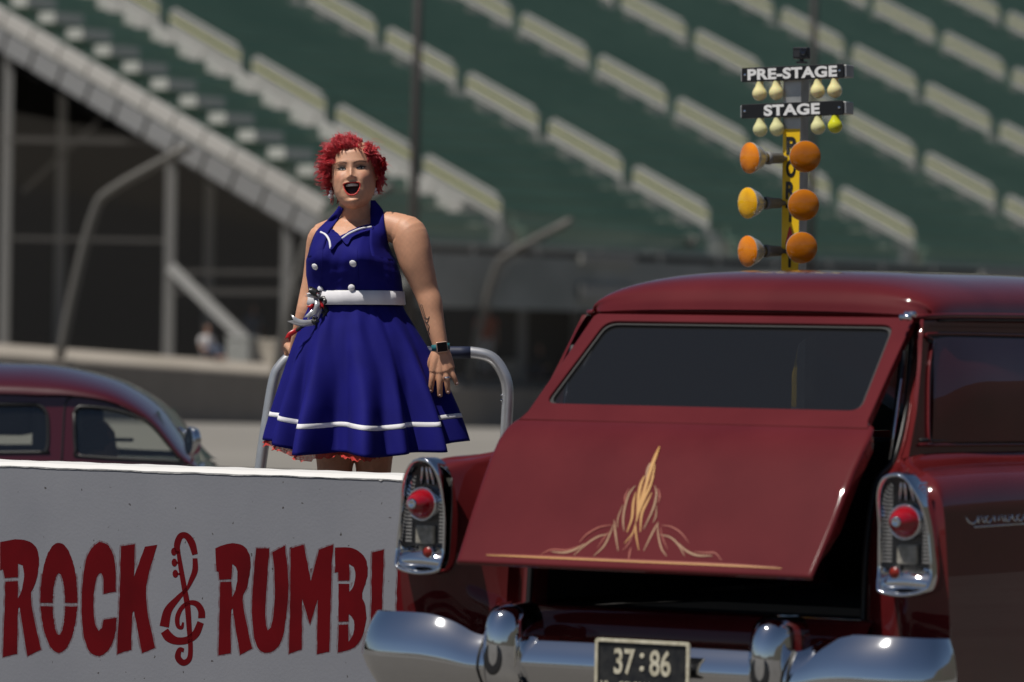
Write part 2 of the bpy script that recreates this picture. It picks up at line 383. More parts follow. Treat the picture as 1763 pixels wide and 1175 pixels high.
for i in range(len(sp)-1):
    A, B = fence_shape(sp[i]), fence_shape(sp[i+1]); n = len(A); mesh('mesh_panel', A+B, gridF(2, n), M['link'], fence)
# ---- light poles behind the fence
for px, D, r, w, lab in ((716, 100, .11, 1, 'dark steel pole rising behind the woman in front of the stand'), (1402, 112, .10, 1, 'dark steel pole rising above the starting light tree')):
    b = at(px-10, 640, D); t0 = at(px+10 if px < 900 else px+4, -260, D)
    P = empty('light_pole', dn(b, b[2]-.4), lab, 'pole', 'poles in front of the grandstand')
    MB().tube([dn(b, b[2]-.6), t0], [r, r*.8], 14).build('shaft', M['postdark'] if 'postdark' in M else M.setdefault('postdark', mat('pole_dark', (.055, .05, .048), .6, .3)), P, True)
    V, F = lathe(dn(b, b[2]-.6), (0, 0, 1), [(0, .25), (.05, .25), (.06, .13), (.4, .12)], 14); mesh('base_plate', V, F, M['postdark'], P)
# ================================================================ BARRIER with stencilled lettering
bang = math.radians(32); BD = np.array([math.cos(bang), -math.sin(bang), 0]); BN = np.array([-math.sin(bang), -math.cos(bang), 0])
BO = at(600, 818.5, 16.25)            # a point of the front top arris
BTOP = BO[2]
M['barrier'] = noisy(mat('grey_white_barrier_paint', (.180, .186, .212), .75), (.205, .21, .236), 2.2, 8, .35, .65, .06, 90)
nt = M['barrier'].node_tree; N = nt.nodes; L = nt.links; pb = N['Principled BSDF']; old = pb.inputs['Base Color'].links[0].from_socket
tc = N.new('ShaderNodeTexCoord'); vo = N.new('ShaderNodeTexVoronoi'); vo.inputs['Scale'].default_value = 30; vo.inputs['Randomness'].default_value = 1
nz = N.new('ShaderNodeTexNoise'); nz.inputs['Scale'].default_value = 40; nz.inputs['Detail'].default_value = 3
L.new(tc.outputs['Object'], nz.inputs['Vector']); mxv = N.new('ShaderNodeMix'); mxv.data_type = 'VECTOR'; mxv.inputs['Factor'].default_value = .035
L.new(tc.outputs['Object'], mxv.inputs['A']); L.new(nz.outputs['Color'], mxv.inputs['B']); L.new(mxv.outputs['Result'], vo.inputs['Vector'])
# a random third of the cells carries a small bug hole
sepc = N.new('ShaderNodeSeparateColor'); L.new(vo.outputs['Color'], sepc.inputs[0])
rad = N.new('ShaderNodeMath'); rad.operation = 'MULTIPLY_ADD'; L.new(sepc.outputs[0], rad.inputs[0]); rad.inputs[1].default_value = .30; rad.inputs[2].default_value = -.15
lt = N.new('ShaderNodeMath'); lt.operation = 'LESS_THAN'; L.new(vo.outputs['Distance'], lt.inputs[0]); L.new(rad.outputs[0], lt.inputs[1])
mc = N.new('ShaderNodeMix'); mc.data_type = 'RGBA'; L.new(lt.outputs[0], mc.inputs['Factor']); L.new(old, mc.inputs['A']); mc.inputs['B'].default_value = (.05, .045, .045, 1)
L.new(mc.outputs['Result'], pb.inputs['Base Color'])
barrier = empty('concrete_barrier', BO-np.array([0, 0, BTOP])-BN*.15, 'grey-white concrete barrier block stencilled with red ROCK and RUMBLE lettering', 'barrier')
SB = np.linspace(-2.6, 1.55, 84); V = []
pr = [(.0, -BTOP), (.0, -.66), (0.0, -.33), (0.0, -.014), (-.008, -.004), (-.024, 0.0), (-.27, 0.0), (-.30, -.03), (-.30, -BTOP)]
for s in SB:
    for j, (o, z) in enumerate(pr):
        jit = 0.0
        if j in (3, 4, 5): jit = .0009*math.sin(s*17)+.0006*math.sin(s*47+1)
        V.append(BO+BD*s+BN*(o+jit*.5)+np.array([0, 0, z+jit]))
F = gridF(len(SB), len(pr)); F.append(tuple(range(len(pr)))); F.append(tuple((len(SB)-1)*len(pr)+k for k in range(len(pr))))
mesh('block', V, F, M['barrier'], barrier)
M['rim'] = noisy(mat('white_rim_paint', (.68, .67, .66), .7), (.66, .65, .63), 18, 6, .35, .7, .2, 60)
V = []; SB2 = np.linspace(-2.6, 1.55, 420); dr_ = 0.0
for s in SB2:
    dr_ = dr_*.8+rng.normal()*.0014; drip = .010+.002*math.sin(s*7)+.002*math.sin(s*23)+dr_+(.016 if rng.random() < .02 else 0)
    k0 = .0009*math.sin(s*17)+.0006*math.sin(s*47+1)
    for o, z in ((.0022, -.0115-drip*.3), (.0036, -.009), (-.005, -.0015), (-.022, .0045), (-.27, .0045), (-.302, -.02)): V.append(BO+BD*s+BN*(o+k0*.5)+np.array([0, 0, z+k0]))
mesh('white_rim', V, gridF(len(SB2), 6), M['rim'], barrier)
M['stencil'] = noisy(mat('red_stencil_paint', (.105, .0015, .004), .7, 0, Specular_IOR_Level=.1), (.075, .001, .003), 5, 6, .4, .7)
def bp(px, py, off=.002): return onplane(px, py, BO+BN*off, BN)
def c8(p): return (p[0]/2.4486, 790+p[1]/2.4486)
def ell(cx, cy, rx, ry, a0, a1, n=20): return [(cx+rx*math.cos(math.radians(a0+(a1-a0)*i/n)), cy+ry*math.sin(math.radians(a0+(a1-a0)*i/n))) for i in range(n+1)]
LET = {
 'R': [[(0,352),(60,340),(110,342),(150,365),(165,410),(163,470),(148,530),(122,580),(172,803),(115,833),(82,625),(74,632),(72,822),(12,836),(22,518),(75,516),(76,590),(92,560),(103,490),(95,450),(76,443),(75,500),(20,503),(12,465),(0,470)]],
 'O': [ell(248,586,78,232,180,360)[:]+[(326,608),(274,608)]+ell(248,613,26,130,0,-180)+[(222,608),(170,608)], [(170,623),(222,623)]+ell(248,613,26,130,175,5)+[(274,623),(326,623)]+ell(248,586,78,232,12,168)],
 'C': [[(488,560),(437,570),(437,500),(425,480),(408,490),(396,560),(392,640),(400,700),(415,725),(430,715),(437,680),(490,670),(488,730),(470,790),(440,825),(408,835),(375,815),(352,750),(343,650),(345,540),(358,440),(380,380),(420,350),(455,360),(478,400),(487,460)]],
 'K': [[(510,370),(567,360),(565,500),(610,370),(663,363),(602,560),(652,797),(598,820),(565,640),(556,655),(553,805),(493,823),(502,640)]],
 'R2': [[(908,378),(950,360),(1000,355),(1040,375),(1057,420),(1055,480),(1040,550),(1015,590),(1062,800),(1012,828),(980,630),(973,640),(972,820),(920,828),(928,522),(975,520),(978,585),(994,555),(1003,490),(995,455),(978,445),(975,508),(925,510),(922,475),(912,475)]],
 'U': [[(1080,378),(1135,378),(1122,560),(1117,680),(1128,725),(1145,710),(1155,640),(1160,500),(1148,395),(1200,367),(1215,480),(1215,560),(1205,690),(1185,780),(1150,815),(1110,820),(1078,790),(1063,700),(1062,600),(1070,480)]],
 'M': [[(1225,378),(1280,362),(1310,515),(1345,385),(1403,362),(1394,560),(1388,812),(1336,825),(1340,590),(1306,700),(1273,590),(1271,803),(1218,822),(1224,560)]],
 'B': [[(1412,375),(1480,372),(1530,400),(1553,450),(1545,520),(1522,575),(1540,612),(1546,680),(1528,755),(1490,803),(1424,817),(1427,701),(1468,699),(1468,772),(1488,745),(1495,705),(1488,672),(1470,655),(1470,686),(1427,688),(1427,528),(1472,527),(1472,562),(1491,540),(1500,490),(1492,455),(1472,445),(1472,513),(1425,514),(1424,478),(1412,480)]],
 'L': [[(1568,395),(1618,383),(1612,560),(1606,752),(1650,748),(1650,812),(1562,820)]],
 'E': [[(1680,392),(1790,385),(1785,448),(1732,452),(1728,545),(1780,545),(1780,600),(1725,600),(1720,745),(1790,745),(1790,808),(1664,820)]],
}
clef = [stroke2d([(752,400),(746,365),(760,328),(785,325),(808,355),(822,404)], [18,26,26,26,30,24]), stroke2d([(822,420),(822,470),(806,512),(788,548),(750,588),(708,640),(692,708)], [20,24,20,14,22,34,40]),
 stroke2d([(752,396),(762,460),(776,540),(790,620),(797,710),(803,800),(797,845),(772,860),(750,838),(757,806),(775,808)], [16,20,22,24,22,20,22,26,26,20,16]),
 stroke2d([(693,726),(712,752),(745,768),(790,764),(825,738),(846,690)], [36,40,32,30,32,28]), stroke2d([(850,672),(848,640),(828,612),(795,608),(765,630),(748,668),(750,704),(766,712),(772,690)], [30,28,24,18,18,20,18,14,8])]
for cx, cy in ((733, 392), (735, 438), (739, 485)):
    clef.append(ell(cx, cy, 12, 17, 0, 340, 12)); clef.append(stroke2d([(cx+6, cy), (cx+22, cy+2)], [8, 8]))
def decal(name, loops, parent, m, off=.002):
    b = MB()
    for lp in loops:
        V, F = flat2d([[c8(p) for p in lp]]); b.add([bp(v[0], v[1], off) for v in V], F)
    return b.build(name, m, parent)
# faint overspray round the stencil edges
m = bpy.data.materials.new('red_overspray'); m.use_nodes = True; N = m.node_tree.nodes; L = m.node_tree.links
tr = N.new('ShaderNodeBsdfTransparent'); mx = N.new('ShaderNodeMixShader'); N['Principled BSDF'].inputs['Base Color'].default_value = (.13, .008, .012, 1)
nz = N.new('ShaderNodeTexNoise'); nz.inputs['Scale'].default_value = 14; rp = N.new('ShaderNodeMapRange'); rp.inputs[1].default_value = .35; rp.inputs[2].default_value = .75; rp.inputs[3].default_value = .08; rp.inputs[4].default_value = .5
L.new(nz.outputs[0], rp.inputs[0]); L.new(rp.outputs[0], mx.inputs[0]); L.new(tr.outputs[0], mx.inputs[1]); L.new(N['Principled BSDF'].outputs[0], mx.inputs[2]); L.new(mx.outputs[0], N['Material Output'].inputs[0]); M['overspray'] = m
def wob(lp):
    out = []
    for i, p in enumerate(lp):
        q = lp[(i+1) % len(lp)]; L_ = math.hypot(q[0]-p[0], q[1]-p[1]); k = max(1, int(L_/25))
        for j in range(k): out.append((p[0]+(q[0]-p[0])*j/k+rng.normal()*.7, p[1]+(q[1]-p[1])*j/k+rng.normal()*.7))
    return out
def grow(lp, d):
    n = len(lp); A = sum(lp[i][0]*lp[(i+1) % n][1]-lp[(i+1) % n][0]*lp[i][1] for i in range(n)); sg = 1 if A > 0 else -1; out = []
    for i in range(n):
        a, b_ = np.array(lp[i-1]), np.array(lp[(i+1) % n]); t_ = unit(b_-a); out.append((lp[i][0]+sg*t_[1]*d, lp[i][1]-sg*t_[0]*d))
    return out
def soften(lp):
    for _ in range(2):
        out = []; n = len(lp)
        for i in range(n):
            a, p, q = np.array(lp[i-1], float), np.array(lp[i], float), np.array(lp[(i+1) % n], float); u1, u2 = unit(p-a), unit(q-p)
            if u1@u2 > .62: out += [tuple(p+(a-p)*.25), tuple(p+(q-p)*.25)]
            else: out.append(tuple(p))
        lp = out
    return lp
for k, lps in LET.items():
    lps = [wob(soften(l)) for l in lps]
    d = decal('painted_letter', lps, barrier, M['stencil'], .0008)
    decal('overspray', [grow(l, 7) for l in lps], d, M['overspray'], .0004)
d = decal('painted_clef', clef, barrier, M['stencil'], .0008)

# ================================================================ STARTER PLATFORM with hoop rail
WD = 17.19                                  # depth of the woman
PZ = .44                                    # platform deck height
plat = empty('starter_platform', at(640, 900, 17.5)*np.array([1, 1, 0]), 'low steel platform with a bent tube handrail behind the barrier', 'platform')
pc = at(650, 900, 17.45); pc[2] = 0
o = MB().box(pc+np.array([0, 0, PZ-.03]), (.62, 0, 0), (0, .55, 0), (0, 0, .03)).build('deck', M['alu'], plat); bevel(o, .008)
for sx in (-1, 1):
    for sy in (-1, 1):
        MB().beam(pc+np.array([sx*.55, sy*.45, 0]), pc+np.array([sx*.55, sy*.45, PZ-.06]), .05, .05, (0, 1, 0)).build('leg', M['steel'], plat)
hp = [(437,905),(448,808),(460,725),(472,655),(484,630),(506,612),(540,607),(640,605),(780,607.5),(815,607.5),(846,616),(865,640),(874,672),(872,730),(868,800),(862,905)]
RD = 17.72
HP = cr([at(x, y, RD) for x, y in hp], 6)
M['rail'] = noisy(mat('satin_aluminium_tube', (.66, .66, .67), .36, .75), (.58, .58, .59), 20)
MB().tube(HP, .0215, 18).build('handrail', M['rail'], plat, True)
M['tape'] = mat('navy_grip_tape', (.018, .024, .055), .5)
MB().tube([at(x, 607.4, RD) for x in np.linspace(690, 810, 8)], .0232, 18).build('grip_tape', M['tape'], plat, True)
for (x, y, s) in ((866, 685, -1), (474, 690, 1)):
    c = at(x, y, RD-.01); MB().tube([c+np.array([.008*s, 0, .010]), c+np.array([-.004*s, 0, .008]), c+np.array([-.004*s, 0, -.008]), c+np.array([.008*s, 0, -.010])], .003, 8).build('eye_bolt', M['chrome'], plat, True)

# ================================================================ STARTING LIGHT TREE
TD = 18.9
def tp(px, py, d=0.0): return at(px, py, TD+d)
tb = tp(1350, 1200); tree = empty('starting_light_tree', (tb[0], tb[1], 0), 'yellow and silver drag race starting light tree with amber lamps behind the red wagon', 'starting lights')
ty = math.radians(28); TR_ = np.array([math.cos(ty), -math.sin(ty), 0]); TF = np.array([-math.sin(ty), -math.cos(ty), 0])   # right, front
ptop, pbot = tp(1371, 118), tp(1357, 1180); pup = unit(ptop-pbot); px1 = 1/433.8
M['yellow'] = mat('yellow_sticker', (.80, .50, .008), .4); M['white'] = mat('white_vinyl', (.75, .75, .75), .5); M['signblack'] = mat('black_sign', (.01, .01, .011), .35); M['redvinyl'] = mat('red_vinyl', (.5, .01, .02), .45)
pw, pdp = .040, .036
pb2 = pbot*1; pb2 = pbot-pup*(pbot[2]/pup[2])
o = MB().box((pb2+ptop)/2, TR_*pw, TF*pdp, (ptop-pb2)/2).build('pole', M['alu'], tree); bevel(o, .004)
def pole_at(py):   # centre of the pole at an image height
    k = (py-118)/(1180-118); return ptop+(pbot-ptop)*k
yl = MB().box((pole_at(223)+pole_at(700))/2+TF*(pdp+.001), TR_*(pw-.003), TF*.001, (pole_at(223)-pole_at(700))/2).build('yellow_strip', M['yellow'], tree)
b = MB().box(pb2+np.array([0, 0, .03]), TR_*.28, TF*.28, (0, 0, .03)).build('base', M['signblack'], tree); bevel(b, .01)
for ch, py, red in (('P', 252, 0), ('O', 291, 0), ('R', 329, 0), ('T', 368, 0), ('A', 407, 1), ('T', 446, 0), ('R', 485, 0), ('E', 524, 0), ('E', 563, 0)):
    V, F = text2d(ch, .1, .004); A = fit2d(V, .042, .071); c = pole_at(py)+TF*(pdp+.0035)
    mesh('letter', [c+TR_*v[0]+pup*v[1]+TF*.0005 for v in A], F, M['redvinyl'] if red else M['signblack'], tree)
tilt = math.radians(-1.6)
SR = unit(TR_*math.cos(tilt)-np.array([0, 0, 1])*math.sin(tilt)); SUp = unit(np.cross(TF, -SR)); SUp = SUp if SUp[2] > 0 else -SUp
SR2 = SR
def sign(cx, cy, txt, tw, scr):
    c = tp(cx, cy, -.06); hw = 84.5*px1/math.cos(ty); hh = 12.3*px1
    s = MB().box(c, SR*hw, TF*.004, SUp*hh).build('sign_board', M['signblack'], tree); bevel(s, .002)
    bx = MB().box(c-TF*.042, SR*(hw+.010), TF*.036, SUp*(hh*.86)).build('cross_arm', M['alu'], tree); bevel(bx, .003)
    V, F = text2d(txt, .1, .0042, .0002, 1.06); A = fit2d(V, tw*px1/math.cos(ty), 19.5*px1)
    mesh('sign_lettering', [c+TF*.0052+SR*v[0]+SUp*v[1]+TF*v[2] for v in A], F, M['white'], s)
    for q in scr:
        V, F = lathe(c+SR*q*hw+TF*.0045, TF, [(0, .006), (.002, .005), (.003, 0)], 10); mesh('screw', V, F, M['chrome'], s)
sign(1364.6, 126, 'PRE-STAGE', 149, (-.93, .93)); sign(1364, 189, 'STAGE', 93, (-.93, .93))
M['bulb'] = mat('cream_bulb_glass', (.80, .72, .36), .08, 0, Coat_Weight=1.0, Subsurface_Weight=.15); M['bulbpale'] = mat('pale_bulb_glass', (.68, .66, .34), .08, 0, Coat_Weight=1.0)
M['bulblime'] = mat('lime_bulb_glass', (.62, .62, .015), .12, 0, Coat_Weight=1.0)
for i, (cx, cy) in enumerate(((1308,161.5),(1336.7,160),(1408,157),(1437,156.4),(1309,223.3),(1338,221.8),(1408.6,219.2),(1438,217))):
    sc_ = tp(1364, 126 if i < 4 else 189, -.06)-TF*.012; c = onplane(cx, cy, sc_, TF); r = .0302
    pf = [(-r, 0)]+[(-r*math.cos(a), r*math.sin(a)) for a in np.linspace(.2, 2.2, 11)]+[(.030, .0175), (.042, .0150), (.075, .0140)]
    V, F = lathe(c, (0, 0, 1), pf, 22); bl = mesh('bulb', V, F, M['bulblime'] if i == 7 else (M['bulbpale'] if i in (4, 5, 6) else M['bulb']), tree, True)
    if i == 7: bl['label'] = 'lime yellow bulb, rightmost under the lower sign'
M['amber'] = noisy(mat('amber_lens', (.62, .165, .0005), .12, 0, Coat_Weight=.8), (.78, .24, .001), 14, 2); M['ambery'] = noisy(mat('yellow_amber_lens', (.72, .35, .0005), .12, 0, Coat_Weight=.8), (.85, .46, .001), 14, 2)
M['amberdark'] = noisy(mat('dark_amber_lens', (.44, .125, .0003), .15, 0, Coat_Weight=.5), (.54, .165, .0006), 12)
M['parglass'] = mat('par_lamp_reflector', (.55, .53, .48), .25, .5); M['socket'] = noisy(mat('grey_lamp_socket', (.13, .13, .13), .55), (.18, .18, .175), 30); M['brass'] = mat('brass_thread', (.45, .33, .12), .35, .8)
def par(lens_c, axis, lensmat, back):
    """PAR lamp: lens_c centre of the lens, axis pointing out of the lens"""
    R_ = .0615; h = empty('lamp', lens_c); h.parent = tree; h.matrix_parent_inverse = Matrix.Translation(-tree.location)
    V, F = lathe(lens_c, axis, [(.012, 0), (.0115, .02), (.009, .04), (.003, .055), (-.002, R_)], 28); mesh('lens', V, F, lensmat, tree, True)
    V, F = lathe(lens_c, axis, [(-.002, R_), (-.008, R_+.001), (-.014, R_-.002), (-.045, .047), (-.07, .028), (-.078, .022)], 28); mesh('reflector_bowl', V, F, M['parglass'], tree, True)
    V, F = lathe(lens_c, axis, [(-.076, .018), (-.098, .017)], 18); mesh('screw_thread', V, F, M['brass'], tree, True)
    V, F = lathe(lens_c, axis, [(-.088, .021), (-.09, .0255), (-.105, .0255), (-.107, .0225), (-.165, .020), (-.168, .010), (-.20, .009)], 20); mesh('socket', V, F, M['socket'], tree, True)
    V, F = lathe(lens_c, axis, [(-.20, .012), (-.21, .012)], 12); mesh('swivel', V, F, M['steel'], tree, True)
    bpy.data.objects.remove(h)
la = unit(np.array([-.80, -.58, -.03])); rx_ = unit(np.array([.10, -.98, -.03]))
for (cx, cy, mm) in ((1289.6, 272.4, 'amber'), (1286, 350, 'ambery'), (1286, 433, 'amber')): par(tp(cx, cy, -.13), la, M[mm], 1)
for (cx, cy) in ((1386.6, 270), (1383.8, 353.4), (1380.7, 427)): par(tp(cx, cy, -.26), rx_, M['amberdark'], 1)
# small action camera on top
cc = tp(1380, 92); ac = empty('action_camera', cc-np.array([0, 0, .03]), 'small black action camera on top of the starting light tree', 'camera')
o = MB().box(cc, TR_*.033, TF*.014, SUp*.0235).build('body', M['signblack'], ac); bevel(o, .005, 3)
V, F = lathe(cc+TR_*.014+SUp*.006+TF*.0135, TF, [(0, .0145), (.006, .0145), (.0065, .011), (.004, .0)], 20); mesh('lens', V, F, mat('lens_glass', (.01, .012, .02), .06), ac, True)
MB().box(cc-TR_*.015-SUp*.002+TF*.0148, TR_*.013, TF*.0006, SUp*.013).build('front_screen', mat('screen', (.03, .03, .034), .15), ac)
MB().tube([cc-SUp*.022, cc-SUp*.033], .009, 10).build('mount', M['signblack'], ac); MB().box(cc-SUp*.037, TR_*.017, TF*.015, SUp*.004).build('mount_plate', M['signblack'], ac)
# ================================================================ RED PANEL WAGON
CTH = math.radians(31); cR = np.array([math.cos(CTH), -math.sin(CTH), 0]); cF = np.array([math.sin(CTH), math.cos(CTH), 0])
cO = np.array([.4422, 13.684, 0])
def car(X, Y, Z): return cO+cR*X+cF*Y+np.array([0, 0, Z])
def carvec(v): return cR*v[0]+cF*v[1]+np.array([0, 0, v[2]])
wag = empty('panel_wagon', cO+cF*2.3, 'red vintage panel wagon with its pinstriped tailgate propped open', 'car')
def mirror(fn):
    for s in (1, -1): fn(s)
# -- lower body sides. columns: (X, Z) up the section, rows: stations along the car
ST = [0, .10, .45, .95, 1.25, 1.8, 2.6, 3.3, 3.9, 4.5, 4.85]
wid = [1.0, 1.0, 1.0, 1.0, 1.0, 1.0, .99, .985, .97, .93, .84]
crown = [1.012, 1.022, 1.03, 1.03, 1.03, 1.03, 1.025, 1.015, 1.0, .97, .93]
def side_rows(s):
    rows = []
    for i, y in enumerate(ST):
        w = wid[i]; c = crown[i]
        sec = [(.78, .27), (.855, .36), (.895, .52), (.902, .68), (.897, .82), (.882, .93), (.852, c-.03), (.80, c), (.745, c+.008), (.69, c+.022), (.66, c+.040)]
        ey = [.10, .07, .045, .02, .01, .015, .03, .07, .12, .18, .22] if i == 0 else ([.14, .11, .09, .075, .07, .075, .09, .12, .17, .22, .27] if i == 1 else [y]*11)
        rows.append([car(s*x*w, ey[j], z) for j, (x, z) in enumerate(sec)])
    return rows
for s in (1, -1):
    V, F = loft(side_rows(s), 5, 4); mesh('body_side', V, F, M['paint'], wag, True)
    # greenhouse side: panel from belt to drip rail, the cab window left open
    outer = [(.25, 1.062), (.36, 1.20), (.44, 1.33), (.505, 1.45), (1.9, 1.468), (3.0, 1.46), (3.35, 1.06)]
    hole = [(1.95, 1.09), (1.95, 1.38), (2.02, 1.41), (2.86, 1.405), (3.12, 1.09)]
    def gh(y, z, d=0.0): return car(s*(.66-.088*(max(z-1.05, 0)/.41)+d), y, z)
    V, F = flat2d([outer, hole]); mesh('upper_side', [gh(v[0], v[1]) for v in V], F, M['paint'], wag)
    # recessed filled window with raised lip
    rr = [(.535, 1.395), (.475, 1.31), (.425, 1.20), (.395, 1.12), (.40, 1.098), (.42, 1.093), (1.72, 1.088), (1.75, 1.11), (1.76, 1.36), (1.73, 1.405), (1.68, 1.415), (.58, 1.415)]
    lpth = cr([gh(p[0], p[1], .004) for p in rr+rr[:1]], 4); MB().tube(lpth, .0045, 6).build('window_moulding', M['paint'], wag, True)
    MB().tube(cr([gh(p[0]+(.012 if p[0] < 1 else -.012), p[1]+(.012 if p[1] < 1.25 else -.012), .0008) for p in rr+rr[:1]], 4), .0055, 6).build('moulding_shadow_gap', M['black'], wag, True)
    rows = []
    for k in range(5):
        yk = .41+(1.74-.41)*k/4
        rows.append([gh(yk+(max(0, .13*(z-1.1)/.3) if k == 0 else 0), z, .004+.016*(math.sin(math.pi*(z-1.09)/.325)**.6)*(1 if 0 < k < 4 else .15)) for z in np.linspace(1.10, 1.405, 7)])
    V, F = loft(rows, 4, 2); mesh('filled_window_panel', V, F, M['paint'], wag, True)
    mesh('cab_window', [gh(v[0], v[1], -.006) for v in hole], [tuple(range(len(hole)))], M['clear'], wag)
    # drip rail
    MB().tube(cr([car(s*.545, .515, 1.462), car(s*.572, .56, 1.464), car(s*.582, .8, 1.470), car(s*.584, 1.9, 1.478), car(s*.582, 3.0, 1.468), car(s*.58, 3.22, 1.40)], 6), [.009]*31, 8).build('drip_rail', M['paint'], wag, True)
    MB().tube(cr([car(s*.574, .60, 1.4535), car(s*.579, .9, 1.459), car(s*.580, 1.9, 1.466), car(s*.576, 2.9, 1.458)], 6), [.006]*19, 6).build('drip_shadow_gap', M['black'], wag, True)
    # rear face of the wing, from the outer edge inward to the opening
    outerE = side_rows(s)[0]
    ins = [(.60, .13, .50), (.60, .13, .54), (.60, .135, .60), (.60, .14, .68), (.598, .15, .80), (.60, .165, .90), (.604, .185, .97), (.61, .20, 1.00), (.618, .215, 1.02), (.625, .235, 1.04), (.63, .258, 1.055)]
    mid = [(.76, .07, .27+.05), (.775, .055, .38), (.775, .035, .52), (.775, .012, .68), (.775, .006, .82), (.775, .008, .92), (.76, .03, .985), (.725, .08, 1.008), (.70, .125, 1.018), (.68, .17, 1.03), (.66, .225, 1.045)]
    in2 = [(.66, .115, .42), (.66, .105, .46), (.655, .10, .56), (.652, .10, .68), (.65, .105, .80), (.655, .115, .90), (.655, .14, .965), (.655, .165, .995), (.655, .18, 1.015), (.648, .21, 1.035), (.642, .250, 1.05)]
    V, F = loft([outerE, [car(s*a, b_, c) for a, b_, c in mid], [car(s*a, b_, c) for a, b_, c in in2], [car(s*a, b_, c) for a, b_, c in ins]], 6, 4); mesh('rear_wing', V, F, M['paint'], wag, True)
    # jamb of the opening, red then black seal
    jz = [(.60, .13, .50), (.60, .135, .60), (.598, .15, .80), (.605, .19, .98), (.63, .25, 1.05), (.612, .36, 1.20), (.555, .51, 1.44)]
    V, F = loft([[car(s*a, b_, c) for a, b_, c in jz], [car(s*(a-.02), b_+.05, c) for a, b_, c in jz], [car(s*(a-.05), b_+.06, c) for a, b_, c in jz], [car(s*(a-.055), b_+.14, c) for a, b_, c in jz]], 3, 4); mesh('door_jamb', V, F, M['paint'], wag, True)
    MB().tube(cr([car(s*(a-.045), b_+.052, c) for a, b_, c in jz], 5), .009, 8).build('door_seal', M['black'], wag, True)
    V, F = loft([[car(s*a, b_, c) for a, b_, c in ((.56, .51, 1.455), (.573, .47, 1.40), (.595, .42, 1.30), (.615, .33, 1.15), (.62, .26, 1.05))], [car(s*(x), b_, c) for x, b_, c in ((.573, .505, 1.455), (.585, .475, 1.40), (.607, .42, 1.30), (.639, .325, 1.15), (.658, .25, 1.06))]], 3, 4); mesh('rear_pillar', V, F, M['paint'], wag, True)
    # cargo trim
    mesh('inner_trim', [car(s*.575, .22, .60), car(s*.585, 1.9, .60), car(s*.585, 1.9, 1.43), car(s*.555, .52, 1.43), car(s*.575, .34, 1.10)], [(0, 1, 2, 3, 4)], M['interior'], wag)
mesh('cargo_floor', [car(-.6, .16, .585), car(.6, .16, .585), car(.6, 3.3, .585), car(-.6, 3.3, .585)], [(0, 1, 2, 3)], M['interior'], wag)
mesh('headliner', [car(-.58, .53, 1.435), car(.58, .53, 1.435), car(.58, 3.1, 1.45), car(-.58, 3.1, 1.45)], [(0, 1, 2, 3)], M['interior'], wag)
for s in (-1, 1):
    o = MB().box(car(s*.30, 2.15, .82), cR*.26, cF*.08+np.array([0, 0, -.02]), np.array([0, 0, .25])).build('seat_back', M['interior'], wag); bevel(o, .05, 3)
# rear pan below the opening
rows = []
for (y, z) in ((.20, .588), (.165, .597), (.115, .592), (.085, .565), (.072, .52), (.075, .47), (.09, .42), (.13, .36)):
    rows.append([car(x, y+.0*abs(x), z) for x in (-.62, -.4, 0, .4, .62)])
V, F = loft(rows, 4, 4); mesh('rear_pan', V, F, M['paint'], wag, True)
# roof
RY = [(.522, 1.470, 1.462), (.535, 1.510, 1.466), (.57, 1.548, 1.470), (.64, 1.576, 1.474), (.80, 1.597, 1.478), (1.1, 1.606, 1.480), (1.8, 1.612, 1.482), (2.5, 1.592, 1.476), (2.95, 1.545, 1.472), (3.12, 1.495, 1.465), (3.18, 1.465, 1.455)]
rows = []
for k, (y, zc, ze) in enumerate(RY):
    w = .554 if k == 0 else (.566 if k == 1 else (.575 if k == 2 else .583)); r = []
    for q in np.linspace(-1, 1, 25):
        x = math.sin(q*math.pi/2)*w; f_ = (1-abs(x/w)**3.4)**.45 if abs(q) < 1 else 0
        r.append(car(x, y+.04*(1-f_)*(1 if k < 2 else 0), ze+(zc-ze)*f_+(0.006*(1-abs(x/w)**2) if k == 0 else 0)))
    rows.append(r)
V, F = loft(rows, 5, 1); mesh('roof', V, F, M['paint'], wag, True)
# header above the gate
rows = [[car(x, y, z+.006*(1-(x/.56)**2)) for x in np.linspace(-.56, .56, 9)] for y, z in ((.53, 1.466), (.535, 1.455), (.55, 1.440), (.62, 1.437))]
V, F = loft(rows, 3, 2); mesh('header', V, F, M['paint'], wag, True)
# bonnet, cowl, windscreen, nose
rows = []
for y, zc, w in ((3.2, 1.06, .68), (3.5, 1.055, .69), (4.0, 1.03, .68), (4.5, .985, .64), (4.8, .93, .58), (4.9, .86, .55)):
    rows.append([car(x*w, y, zc-.03*abs(x)**2+.03*(1-abs(x))-(0.02 if abs(x) > .95 else 0)) for x in np.linspace(-1, 1, 9)])
V, F = loft(rows, 4, 2); mesh('bonnet', V, F, M['paint'], wag, True)
V, F = loft([[car(x*.585, 3.14-.10*x*x, 1.452) for x in np.linspace(-1, 1, 7)], [car(x*.64, 3.42-.22*x*x, 1.08) for x in np.linspace(-1, 1, 7)]], 3, 2); mesh('windscreen', V, F, M['clear'], wag, True)
V, F = loft([[car(x*.75, 4.84+.05*(1-x*x), z) for x in np.linspace(-1, 1, 9)] for z in (.93, .75, .55, .35)], 3, 2); mesh('grille', V, F, M['chrome'], wag, True)
for s in (-1, 1):
    V, F = lathe(car(s*.66, 4.84, .80), cF, [(-.02, .10), (.03, .10), (.035, .08), (.05, 0)], 20); mesh('headlight', V, F, M['chrome'], wag, True)
mesh('underbody', [car(-.78, .12, .28), car(.78, .12, .28), car(.75, 4.8, .28), car(-.75, 4.8, .28)], [(0, 1, 2, 3)], M['black'], wag)
